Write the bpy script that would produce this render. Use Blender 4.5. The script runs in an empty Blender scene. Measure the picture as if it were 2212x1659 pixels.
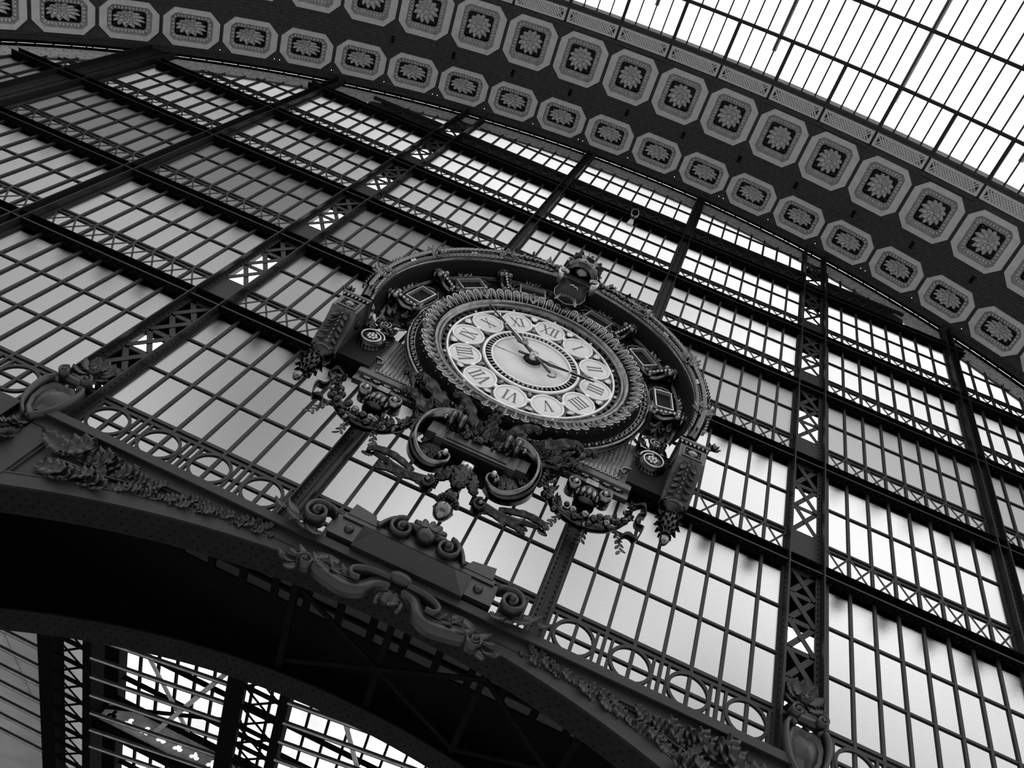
import bpy, math, random
from mathutils import Vector, Matrix
rnd = random.Random(11)
SC = bpy.context.scene
COL = SC.collection
PI = math.pi

# ------------------------------------------------------------------ camera
cam_d = bpy.data.cameras.new('camera')
cam = bpy.data.objects.new('camera', cam_d)
COL.objects.link(cam)
cam_d.sensor_fit = 'HORIZONTAL'
cam_d.sensor_width = 36.0
cam_d.lens = 1867.47 * 36.0 / 2212.0
cam_d.clip_start = 0.1
cam_d.clip_end = 500
_r = (0.91121259, -0.2824033, 0.29989997)      # image right
_d = (0.40058116, 0.77722096, -0.48524458)     # image down
_f = (-0.09605387, 0.56229525, 0.82133897)     # viewing direction
cam.matrix_world = Matrix(((_r[0], -_d[0], -_f[0], 1.470273),
                           (_r[1], -_d[1], -_f[1], -9.69255),
                           (_r[2], -_d[2], -_f[2], 1.65),
                           (0, 0, 0, 1)))
SC.camera = cam

# ------------------------------------------------------------------ sky: bright overcast, brighter at the zenith and around the veiled sun
W = bpy.data.worlds.new('overcast_sky')
SC.world = W
W.use_nodes = True
nt = W.node_tree
nt.nodes.clear()
def N(t, **kw):
    n = nt.nodes.new(t)
    for k, v in kw.items():
        setattr(n, k, v)
    return n
def M_(op, a, b=None, c=None):
    n = N('ShaderNodeMath', operation=op)
    for i, x in enumerate((a, b, c)):
        if x is None: continue
        if isinstance(x, (int, float)): n.inputs[i].default_value = x
        else: nt.links.new(x, n.inputs[i])
    return n.outputs[0]
tc = N('ShaderNodeTexCoord')
sep = N('ShaderNodeSeparateXYZ'); nt.links.new(tc.outputs['Generated'], sep.inputs[0])
zpos = M_('MAXIMUM', sep.outputs[2], 0.0)
base = M_('MULTIPLY_ADD', zpos, 0.62, 0.38)
noi = N('ShaderNodeTexNoise'); noi.inputs['Scale'].default_value = 4.2; noi.inputs['Detail'].default_value = 5.0
noi.inputs['Roughness'].default_value = 0.55
nt.links.new(tc.outputs['Generated'], noi.inputs['Vector'])
cl = N('ShaderNodeMapRange'); cl.inputs[1].default_value = 0.36; cl.inputs[2].default_value = 0.66
cl.inputs[3].default_value = 0.55; cl.inputs[4].default_value = 1.30
nt.links.new(noi.outputs[0], cl.inputs[0])
noi2 = N('ShaderNodeTexNoise'); noi2.inputs['Scale'].default_value = 11.0; noi2.inputs['Detail'].default_value = 3.0
nt.links.new(tc.outputs['Generated'], noi2.inputs['Vector'])
cl2 = N('ShaderNodeMapRange'); cl2.inputs[1].default_value = 0.36; cl2.inputs[2].default_value = 0.64
cl2.inputs[3].default_value = 0.62; cl2.inputs[4].default_value = 1.38
nt.links.new(noi2.outputs[0], cl2.inputs[0])
SUN = Vector((0.42, 0.22, 0.88)).normalized()
dot = N('ShaderNodeVectorMath', operation='DOT_PRODUCT')
nt.links.new(tc.outputs['Generated'], dot.inputs[0]); dot.inputs[1].default_value = SUN
glow = M_('MULTIPLY_ADD', M_('POWER', M_('MAXIMUM', dot.outputs['Value'], 0.0), 5.0), 1.7, 1.0)
lum = M_('MULTIPLY', M_('MULTIPLY', base, M_('MULTIPLY', cl.outputs[0], cl2.outputs[0])), glow)
ground = M_('GREATER_THAN', sep.outputs[2], -0.02)
lum = M_('MULTIPLY', lum, M_('MULTIPLY_ADD', ground, 0.85, 0.15))
bg = N('ShaderNodeBackground'); nt.links.new(lum, bg.inputs['Color']); bg.inputs['Strength'].default_value = 2.3
out = N('ShaderNodeOutputWorld'); nt.links.new(bg.outputs[0], out.inputs[0])

SC.view_settings.view_transform = 'Standard'
SC.view_settings.look = 'None'
SC.view_settings.exposure = 0.0
SC.view_settings.gamma = 1.0
SC.view_settings.use_curve_mapping = False
SC.cycles.use_denoising = True
SC.cycles.max_bounces = 10
SC.cycles.diffuse_bounces = 3
SC.cycles.glossy_bounces = 3
SC.cycles.transmission_bounces = 8
SC.cycles.transparent_max_bounces = 16

# ------------------------------------------------------------------ materials (black and white picture: greys only)
MATS = {}
def mat(name, v, rough=0.5, metal=0.0, spec=0.5, var=0.25, scale=6.0, bump=0.0, bscale=40.0):
    m = bpy.data.materials.new(name); m.use_nodes = True
    t = m.node_tree; b = t.nodes['Principled BSDF']
    b.inputs['Roughness'].default_value = rough
    b.inputs['Metallic'].default_value = metal
    b.inputs['Specular IOR Level'].default_value = spec
    tex = t.nodes.new('ShaderNodeTexCoord')
    n = t.nodes.new('ShaderNodeTexNoise'); n.inputs['Scale'].default_value = scale; n.inputs['Detail'].default_value = 4
    t.links.new(tex.outputs['Object'], n.inputs['Vector'])
    r = t.nodes.new('ShaderNodeMapRange')
    r.inputs[1].default_value = 0.3; r.inputs[2].default_value = 0.7
    r.inputs[3].default_value = v * (1 - var); r.inputs[4].default_value = v * (1 + var)
    t.links.new(n.outputs[0], r.inputs[0])
    t.links.new(r.outputs[0], b.inputs['Base Color'])
    if bump:
        n2 = t.nodes.new('ShaderNodeTexNoise'); n2.inputs['Scale'].default_value = bscale
        t.links.new(tex.outputs['Object'], n2.inputs['Vector'])
        bp = t.nodes.new('ShaderNodeBump'); bp.inputs['Strength'].default_value = bump; bp.inputs['Distance'].default_value = 0.01
        t.links.new(n2.outputs[0], bp.inputs['Height']); t.links.new(bp.outputs[0], b.inputs['Normal'])
    MATS[name] = m
    return m
mat('iron', 0.0095, 0.55, spec=0.3)
mat('iron_black', 0.0025, 0.9, spec=0.04)  # near-black iron; the passage's deep shade is partly in this colour
mat('iron_bar', 0.02, 0.6, spec=0.3)
mat('iron_rib', 0.40, 0.6, spec=0.3)
mat('iron_dim', 0.006, 0.75, spec=0.1)  # darker copy of iron; the arch soffits' shade is put into its colour
mat('rivet', 0.003, 0.7, spec=0.1)
mat('vault_plate', 0.043, 0.7, spec=0.3)
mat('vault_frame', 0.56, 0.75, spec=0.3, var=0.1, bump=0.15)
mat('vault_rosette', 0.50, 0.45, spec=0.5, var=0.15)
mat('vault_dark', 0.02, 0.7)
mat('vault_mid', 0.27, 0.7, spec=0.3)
mat('portal', 0.018, 0.6, spec=0.35, var=0.15)
mat('portal_ornament', 0.010, 0.42, spec=0.5, bump=0.2, bscale=25)
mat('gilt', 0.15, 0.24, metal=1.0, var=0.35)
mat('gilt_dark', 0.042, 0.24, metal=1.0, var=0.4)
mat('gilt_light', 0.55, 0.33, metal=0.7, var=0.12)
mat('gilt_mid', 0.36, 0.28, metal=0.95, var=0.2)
mat('ring_pale', 0.80, 0.4, spec=0.4, var=0.06)
mat('clock_panel', 0.07, 0.42, metal=0.5)
mat('clock_black', 0.005, 0.5, spec=0.1)
mat('enamel', 0.64, 0.35, spec=0.4, var=0.05, scale=2.5)
mat('numeral_paint', 0.09, 0.5)
mat('plaster', 0.55, 0.9, var=0.12, scale=1.2)
mat('stone', 0.55, 0.8, var=0.12, scale=1.0)
mat('camera_shell', 0.7, 0.4)

def glass_mat(name, rough, trans, tint, streak):
    m = bpy.data.materials.new(name); m.use_nodes = True
    t = m.node_tree; t.nodes.clear()
    o = t.nodes.new('ShaderNodeOutputMaterial')
    rf = t.nodes.new('ShaderNodeBsdfRefraction'); rf.inputs['Roughness'].default_value = rough; rf.inputs['IOR'].default_value = 1.45
    tr = t.nodes.new('ShaderNodeBsdfTranslucent'); tr.inputs['Color'].default_value = (tint, tint, tint, 1)
    mx = t.nodes.new('ShaderNodeMixShader'); mx.inputs[0].default_value = trans
    tex = t.nodes.new('ShaderNodeTexCoord')
    mp = t.nodes.new('ShaderNodeMapping'); mp.inputs['Scale'].default_value = (2.0, 1.0, 30.0); mp.inputs['Rotation'].default_value = (0, 0.7, 0)
    n = t.nodes.new('ShaderNodeTexNoise'); n.inputs['Scale'].default_value = 3.0; n.inputs['Detail'].default_value = 3
    t.links.new(tex.outputs['Object'], mp.inputs[0]); t.links.new(mp.outputs[0], n.inputs['Vector'])
    r = t.nodes.new('ShaderNodeMapRange'); r.inputs[3].default_value = tint * (1 - streak); r.inputs[4].default_value = tint
    t.links.new(n.outputs[0], r.inputs[0]); t.links.new(r.outputs[0], rf.inputs['Color'])
    t.links.new(rf.outputs[0], mx.inputs[1]); t.links.new(tr.outputs[0], mx.inputs[2])
    t.links.new(mx.outputs[0], o.inputs[0])
    MATS[name] = m
glass_mat('frosted_glass', 0.27, 0.0, 0.49, 0.12)
glass_mat('darker_glass', 0.38, 0.0, 0.375, 0.06)  # darker tint and softer blur for the third row of panes
glass_mat('top_glass', 0.28, 0.0, 0.60, 0.05)  # frosted glass made paler; the upper rows' brighter light is in the tint
glass_mat('dim_glass', 0.5, 0.0, 0.13, 0.2)
def clear_mat(name, tint):
    m = bpy.data.materials.new(name); m.use_nodes = True
    t = m.node_tree; t.nodes.clear()
    o = t.nodes.new('ShaderNodeOutputMaterial')
    a = t.nodes.new('ShaderNodeBsdfTransparent'); a.inputs[0].default_value = (tint, tint, tint, 1)
    g = t.nodes.new('ShaderNodeBsdfGlossy'); g.inputs['Roughness'].default_value = 0.1
    n = t.nodes.new('ShaderNodeTexNoise'); n.inputs['Scale'].default_value = 2.0
    r = t.nodes.new('ShaderNodeMapRange'); r.inputs[3].default_value = 0.03; r.inputs[4].default_value = 0.07
    x = t.nodes.new('ShaderNodeMixShader')
    t.links.new(n.outputs[0], r.inputs[0]); t.links.new(r.outputs[0], x.inputs[0])
    t.links.new(a.outputs[0], x.inputs[1]); t.links.new(g.outputs[0], x.inputs[2]); t.links.new(x.outputs[0], o.inputs[0])
    MATS[name] = m
clear_mat('roof_glass', 0.97)
m_ = bpy.data.materials.new('lamp_glow'); m_.use_nodes = True
b_ = m_.node_tree.nodes['Principled BSDF']
b_.inputs['Emission Color'].default_value = (1, 1, 1, 1); b_.inputs['Emission Strength'].default_value = 3
MATS['lamp_glow'] = m_

# ------------------------------------------------------------------ mesh helpers
class MB:
    def __init__(s): s.v = []; s.f = []
    def add(s, vs, fs, M=None):
        o = len(s.v)
        if M is None: s.v += [tuple(p) for p in vs]
        else: s.v += [tuple(M @ Vector(p)) for p in vs]
        s.f += [tuple(i + o for i in f) for f in fs]
        return s
    def box(s, x0, x1, y0, y1, z0, z1, M=None):
        return s.add([(x0,y0,z0),(x1,y0,z0),(x1,y1,z0),(x0,y1,z0),(x0,y0,z1),(x1,y0,z1),(x1,y1,z1),(x0,y1,z1)],
                     [(0,3,2,1),(4,5,6,7),(0,1,5,4),(1,2,6,5),(2,3,7,6),(3,0,4,7)], M)
    def bar(s, p, q, w, d, n=(0, -1, 0)):
        # straight bar from p to q, w across, d along n (centred)
        p = Vector(p); q = Vector(q); t = (q - p).normalized(); n = Vector(n)
        n = (n - t * n.dot(t)).normalized(); u = t.cross(n)
        vs = []
        for c in (p, q):
            for a, b in ((-1,-1),(1,-1),(1,1),(-1,1)):
                vs.append(c + u * (a * w / 2) + n * (b * d / 2))
        return s.add(vs, [(0,1,2,3),(7,6,5,4),(0,4,5,1),(1,5,6,2),(2,6,7,3),(3,7,4,0)])
    def prism(s, poly, y0, y1, M=None):
        k = len(poly)
        vs = [(x, y0, z) for x, z in poly] + [(x, y1, z) for x, z in poly]
        fs = [tuple(range(k)), tuple(range(2*k-1, k-1, -1))]
        fs += [(i, i + k, (i+1) % k + k, (i+1) % k) for i in range(k)]
        return s.add(vs, fs, M)
    def ring(s, cx, cz, r0, r1, y0, y1, a0, a1, n):
        # arc band, angle from straight up towards +x
        vs = []; fs = []
        for i in range(n + 1):
            a = a0 + (a1 - a0) * i / n; sa, ca = math.sin(a), math.cos(a)
            for r, y in ((r0, y0), (r1, y0), (r1, y1), (r0, y1)):
                vs.append((cx + r * sa, y, cz + r * ca))
        for i in range(n):
            b = i * 4
            for k in range(4):
                fs.append((b + k, b + (k+1) % 4, b + 4 + (k+1) % 4, b + 4 + k))
        if abs(abs(a1 - a0) - 2 * PI) > 1e-6:
            fs.append((3, 2, 1, 0)); b = n * 4; fs.append((b, b+1, b+2, b+3))
        return s.add(vs, fs)
    def lathe(s, cx, cz, prof, a0, a1, n, close=False):
        # profile of (radius, y) swept about the y axis through (cx, cz)
        vs = []; fs = []; k = len(prof)
        for i in range(n + 1):
            a = a0 + (a1 - a0) * i / n; sa, ca = math.sin(a), math.cos(a)
            for r, y in prof: vs.append((cx + r * sa, y, cz + r * ca))
        kk = k if close else k - 1
        for i in range(n):
            for j in range(kk):
                j2 = (j + 1) % k
                fs.append((i*k + j, i*k + j2, (i+1)*k + j2, (i+1)*k + j))
        return s.add(vs, fs)
    def spin(s, prof, n, M=None):
        # profile of (radius, height) about local z
        vs = []; fs = []; k = len(prof)
        for i in range(n):
            a = 2 * PI * i / n
            for r, z in prof: vs.append((r * math.cos(a), r * math.sin(a), z))
        for i in range(n):
            i2 = (i + 1) % n
            for j in range(k - 1):
                fs.append((i*k + j, i2*k + j, i2*k + j + 1, i*k + j + 1))
        return s.add(vs, fs, M)
    def ell(s, c, rx, ry, rz, nu=8, nv=5, M=None):
        vs = []; fs = []
        for j in range(nv + 1):
            th = PI * j / nv
            for i in range(nu):
                ph = 2 * PI * i / nu
                vs.append((c[0] + rx * math.sin(th) * math.cos(ph), c[1] + ry * math.sin(th) * math.sin(ph), c[2] + rz * math.cos(th)))
        for j in range(nv):
            for i in range(nu):
                fs.append((j*nu + i, j*nu + (i+1) % nu, (j+1)*nu + (i+1) % nu, (j+1)*nu + i))
        return s.add(vs, fs, M)
    def tube(s, path, rad, n=6):
        k = len(path); vs = []; fs = []
        P = [Vector(p) for p in path]
        R = rad if isinstance(rad, (list, tuple)) else [rad] * k
        up = Vector((0, -1, 0))
        for i in range(k):
            t = (P[min(i+1, k-1)] - P[max(i-1, 0)]).normalized()
            u = up - t * up.dot(t)
            if u.length < 1e-3: u = Vector((1, 0, 0)) - t * t.x
            u.normalize(); w = t.cross(u)
            for j in range(n):
                a = 2 * PI * j / n
                vs.append(P[i] + (u * math.cos(a) + w * math.sin(a)) * R[i])
        for i in range(k - 1):
            for j in range(n):
                fs.append((i*n + j, i*n + (j+1) % n, (i+1)*n + (j+1) % n, (i+1)*n + j))
        fs.append(tuple(range(n - 1, -1, -1))); fs.append(tuple(range((k-1)*n, k*n)))
        return s.add(vs, fs)
    def strip(s, pts, t, y0, y1):
        # ribbon standing on edge: follows pts (x, z), thickness t (number or list), depth y0..y1 (numbers or lists)
        k = len(pts); vs = []; fs = []
        T = t if isinstance(t, list) else [t] * k
        A = y0 if isinstance(y0, list) else [y0] * k
        B = y1 if isinstance(y1, list) else [y1] * k
        for i in range(k):
            p, q = pts[max(i-1, 0)], pts[min(i+1, k-1)]
            dx, dz = q[0] - p[0], q[1] - p[1]; L = math.hypot(dx, dz) or 1
            nx, nz = -dz / L, dx / L
            x, z = pts[i]; h = T[i] / 2
            vs += [(x + nx*h, A[i], z + nz*h), (x + nx*h, B[i], z + nz*h), (x - nx*h, B[i], z - nz*h), (x - nx*h, A[i], z - nz*h)]
        for i in range(k - 1):
            for j in range(4):
                fs.append((i*4 + j, i*4 + (j+1) % 4, i*4 + 4 + (j+1) % 4, i*4 + 4 + j))
        fs.append((3, 2, 1, 0)); b = (k-1) * 4; fs.append((b, b+1, b+2, b+3))
        return s.add(vs, fs)
    def rivet(s, p, n, r=0.018, h=0.014):
        n = Vector(n).normalized(); a = Vector((1, 0, 0)) if abs(n.x) < 0.8 else Vector((0, 0, 1))
        u = n.cross(a).normalized(); w = n.cross(u); p = Vector(p)
        vs = [p + (u * math.cos(2*PI*i/6) + w * math.sin(2*PI*i/6)) * r for i in range(6)]
        vs += [p + n * h + (u * math.cos(2*PI*i/6) + w * math.sin(2*PI*i/6)) * r * 0.6 for i in range(6)]
        return s.add(vs, [(i, (i+1) % 6, (i+1) % 6 + 6, i + 6) for i in range(6)] + [tuple(range(6, 12))])
    def mesh(s, name, m, smooth=False):
        me = bpy.data.meshes.new(name)
        me.from_pydata(s.v, [], s.f)
        if m: me.materials.append(MATS[m])
        if smooth: me.polygons.foreach_set('use_smooth', [True] * len(me.polygons))
        me.update()
        return me
    def obj(s, name, m, parent=None, smooth=False):
        return link(name, s.mesh(name, m, smooth), parent)

LOC = {}
def link(name, me, parent=None, M=None):
    o = bpy.data.objects.new(name, me); COL.objects.link(o)
    if parent is not None:
        o.parent = parent
        o.matrix_parent_inverse = Matrix.Translation(-total(parent))
        LOC[o.name] = Vector((0, 0, 0))
    if M is not None:
        if parent is not None: o.matrix_basis = M
        else: o.matrix_world = M
        LOC[o.name] = None
        MW[o.name] = M
    return o
MW = {}
def total(p):
    # world position of an unrotated parent (Empties carry the only offsets; meshes are written in world space)
    return LOC.get(p.name) or Vector((0, 0, 0))
def link_under(name, me, parent, M):
    # child placed in the local space of an already placed (rotated) parent
    o = bpy.data.objects.new(name, me); COL.objects.link(o); o.parent = parent
    o.matrix_basis = M
    return o
def empty(name, loc):
    o = bpy.data.objects.new(name, None); COL.objects.link(o); o.location = loc
    o.empty_display_size = 0.2
    LOC[o.name] = Vector(loc)
    return o
def tag(o, label, cat, group=None):
    o['label'] = label; o['category'] = cat
    if group: o['group'] = group
    return o
def structure(o): o['kind'] = 'structure'; return o
def stuff(o): o['kind'] = 'stuff'; return o

def spl(pts, n=8):
    # smooth curve through the points
    out = []
    P = [Vector(p) for p in pts]
    for i in range(len(P) - 1):
        a = P[max(i-1, 0)]; b = P[i]; c = P[i+1]; d = P[min(i+2, len(P)-1)]
        for k in range(n):
            t = k / n
            out.append(0.5 * ((2*b) + (c - a) * t + (2*a - 5*b + 4*c - d) * t*t + (3*b - a - 3*c + d) * t**3))
    out.append(P[-1])
    return [tuple(p) for p in out]
def spiral(cx, cz, r0, turns, a0, sgn, n=26, r1=0.12):
    # flat spiral winding inwards, angle a0 measured from +x
    o = []
    for i in range(n + 1):
        t = i / n; a = a0 + sgn * t * turns * 2 * PI; r = r0 * (1 - t * (1 - r1))
        o.append((cx + r * math.cos(a), cz + r * math.sin(a)))
    return o
def frame(p, d, n, sc=1.0):
    # matrix with local y = d, local z = n
    d = Vector(d).normalized(); n = Vector(n); n = (n - d * n.dot(d)).normalized(); x = d.cross(n)
    if isinstance(sc, (int, float)): sc = (sc, sc, sc)
    return Matrix(((x.x*sc[0], d.x*sc[1], n.x*sc[2], p[0]), (x.y*sc[0], d.y*sc[1], n.y*sc[2], p[1]), (x.z*sc[0], d.z*sc[1], n.z*sc[2], p[2]), (0, 0, 0, 1)))
def leaf(W_=0.35, curl=0.25, lobes=5, lobe=0.22, nt_=11, crease=0.12, thick=0.03, wave=0.0):
    # leaf of length 1 along +y, facing +z, lobed edge, curling tip, real thickness
    mb = MB(); S = (-1, -0.5, 0, 0.5, 1); vs = []
    for side in (0, 1):
        for i in range(nt_):
            t = i / (nt_ - 1)
            w = W_ * (math.sin(PI * min(1, t * 0.97 + 0.03)) ** 0.7) * (1 - 0.25 * t)
            w *= 1 + lobe * math.cos(2 * PI * lobes * t + PI)
            for q in S:
                z = crease * abs(q) * W_ * 2 * (1 - t) + curl * t * t + wave * math.sin(t * 9 + q * 2) - curl * 0.5 * abs(q) ** 2 * t
                if q in (-0.5, 0.5): z += 0.03
                vs.append((q * w, t * (1 - 0.25 * abs(curl) * t), z - side * thick))
    k = len(S); h = nt_ * k; fs = []
    for i in range(nt_ - 1):
        for j in range(k - 1):
            a = i*k + j
            fs.append((a, a+1, a+1+k, a+k)); fs.append((a+h, a+k+h, a+1+k+h, a+1+h))
    for i in range(nt_ - 1):
        a = i*k; fs.append((a, a+k, a+k+h, a+h)); a = i*k + k - 1; fs.append((a, a+h, a+k+h, a+k))
    for j in range(k - 1):
        fs.append((j, j+h, j+1+h, j+1)); a = (nt_-1)*k + j; fs.append((a, a+1, a+1+h, a+h))
    return mb.add(vs, fs)
LEAF = leaf()
def holly(W_=0.30, spikes=4, n=33):
    # broad leaf with a wavy, spined edge
    mb = MB(); S = (-1, -0.5, 0, 0.5, 1); vs = []
    for side in (0, 1):
        for i in range(n):
            t = i / (n - 1); ph = (t * spikes) % 1.0
            w = W_ * (math.sin(PI * min(1, 0.04 + 0.96 * t)) ** 0.6) * (0.86 + 0.24 * abs(1 - 2 * ph) ** 1.6)
            for q in S:
                z = 0.10 * abs(q) + 0.05 * math.cos(2 * PI * spikes * t) * abs(q) + 0.20 * t * t + (0.03 if abs(q) == 0.5 else 0)
                vs.append((q * w, t, z - side * 0.03))
    k = 5; h = n * k; fs = []
    for i in range(n - 1):
        for j in range(k - 1):
            a = i*k + j; fs.append((a, a+1, a+1+k, a+k)); fs.append((a+h, a+k+h, a+1+k+h, a+1+h))
        a = i*k; fs.append((a, a+k, a+k+h, a+h)); a = i*k + k - 1; fs.append((a, a+h, a+k+h, a+k))
    return mb.add(vs, fs)
LEAF_HOLLY = holly()
LEAF_PLAIN = leaf(0.30, 0.18, 1, 0.0, 7, 0.25)
LEAF_ACANTHUS = leaf(0.42, 0.45, 6, 0.30, 16, 0.10)
LEAF_JAGGED = leaf(0.40, 0.12, 7, 0.34, 19, 0.2, 0.03, 0.05)
def put_leaf(mb, p, d, n, L, w=1.0, kind=None):
    k = kind or LEAF
    return mb.add(k.v, k.f, frame(p, d, n, (L * w, L, L)))

def sweep_leaf(path, W_, nrm=(0, -1, 0), lobes=6, lobe=0.28, crease=0.25, thick=0.02, n=7):
    # acanthus leaf following a 3-D path, lobed edges, raised mid-rib, real thickness
    P = [Vector(p) for p in spl(path, n)]; k = len(P); S = (-1, -0.66, -0.33, 0, 0.33, 0.66, 1); HH = (-0.45, 0.12, -0.12, 0.30, -0.12, 0.12, -0.45); vs = [[], []]
    nr = Vector(nrm).normalized()
    for i, p in enumerate(P):
        t = i / (k - 1); tg = (P[min(i+1, k-1)] - P[max(i-1, 0)]).normalized()
        side = tg.cross(nr)
        if side.length < 0.05: side = Vector((1, 0, 0))
        side.normalize(); up = side.cross(tg).normalized()
        w = W_ * (0.25 + 0.75 * math.sin(PI * min(1, t * 0.9 + 0.1)) ** 0.8) * (1 if t < 0.97 else 0.4) * (1.12 - 1.6 * lobe * abs(math.cos(PI * lobes * t)) ** 3)
        for q, hq in zip(S, HH):
            h = W_ * hq * (1 + 0.35 * math.cos(2 * PI * lobes * t))
            vs[0].append(p + side * q * w + up * h); vs[1].append(p + side * q * w * 0.96 + up * (h - thick))
    m = 7; h = k * m; fs = []
    for i in range(k - 1):
        for j in range(m - 1):
            a = i*m + j; fs.append((a, a+1, a+1+m, a+m)); fs.append((a+h, a+m+h, a+1+m+h, a+1+h))
        a = i*m; fs.append((a, a+m, a+m+h, a+h)); a = i*m + m - 1; fs.append((a, a+h, a+m+h, a+m))
    for j in range(m - 1):
        fs.append((j, j+h, j+1+h, j+1)); a = (k-1)*m + j; fs.append((a, a+1, a+1+h, a+h))
    return MB().add(vs[0] + vs[1], fs)
# ------------------------------------------------------------------ floor
fl = MB().box(-26, 26, -26, 9, -0.2, 0.0).obj('floor', 'stone'); structure(fl)

for s_, nm_ in ((-1, 'wall_left'), (1, 'wall_right')):
    o = MB().box(*sorted((s_ * 20.3, s_ * 20.8)), -26, 0.2, 0, 12.5).obj(nm_, 'stone'); structure(o)
# ------------------------------------------------------------------ the glazed gable (glass plane y = 0)
ZC = 10.75                      # height of the vault's axis
RA = 18.66                      # lower edge of the curved rib that closes the glazing
def zarch(x, r=RA):
    return ZC + math.sqrt(max(0.0, r * r - x * x))
def xarch(z, r=RA):
    return math.sqrt(max(0.0, r * r - (z - ZC) ** 2))
PITCH = 0.445
P2 = 0.4682
BAYS = [(-16.42, PITCH), (-12.0, PITCH), (-8.2, PITCH), (-3.89, PITCH), (0.0, P2), (3.89, PITCH), (8.2, PITCH), (12.0, PITCH)]
BEAMS = [14.0, 17.25, 20.34, 23.25, 26.13]
BH = 0.27                       # beam height
ROWS = [  # z of opening bottom, top of the lattice frieze, horizontal bars, opening top
    (10.02, None, [10.41, 10.76, 10.87, 11.923, 12.973], 14.0),
    (14.0 + BH, 15.02, [16.186], 17.25),
    (17.25 + BH, 18.272, [19.371], 20.34),
    (20.34 + BH, 21.391, [22.37], 23.25),
    (23.25 + BH, 24.271, [25.224], 26.13),
    (27.40, None, [28.56], 40.0),
]
wn = 0
BARW = 0.052
UNIT = {}
def unit(key, build, m):
    if key not in UNIT: UNIT[key] = build().mesh(key, m)
    return UNIT[key]
def clip_pane(x0, x1, z0, z1, RG=RA + 0.12):
    z1a, z1b = min(z1, zarch(x0, RG)), min(z1, zarch(x1, RG))
    if max(z1a, z1b) <= z0 + 0.03: return None
    if z1a >= z1 - 1e-4 and z1b >= z1 - 1e-4: return 'full'
    pts = [(x0, z0), (x1, z0)] if min(z1a, z1b) > z0 else None
    if pts is None:
        xa = xarch(z0, RG) * (1 if x0 > 0 else -1)
        if x0 > 0: pts = [(x0, z0), (xa, z0)]; lo, hi = x0, xa
        else: pts = [(xa, z0), (x1, z0)]; lo, hi = xa, x1
    else: lo, hi = x0, x1
    for i in range(5):
        x = hi + (lo - hi) * i / 4
        z = min(z1, zarch(x, RG))
        if z > z0 + 1e-3: pts.append((x, z))
    return pts
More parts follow.
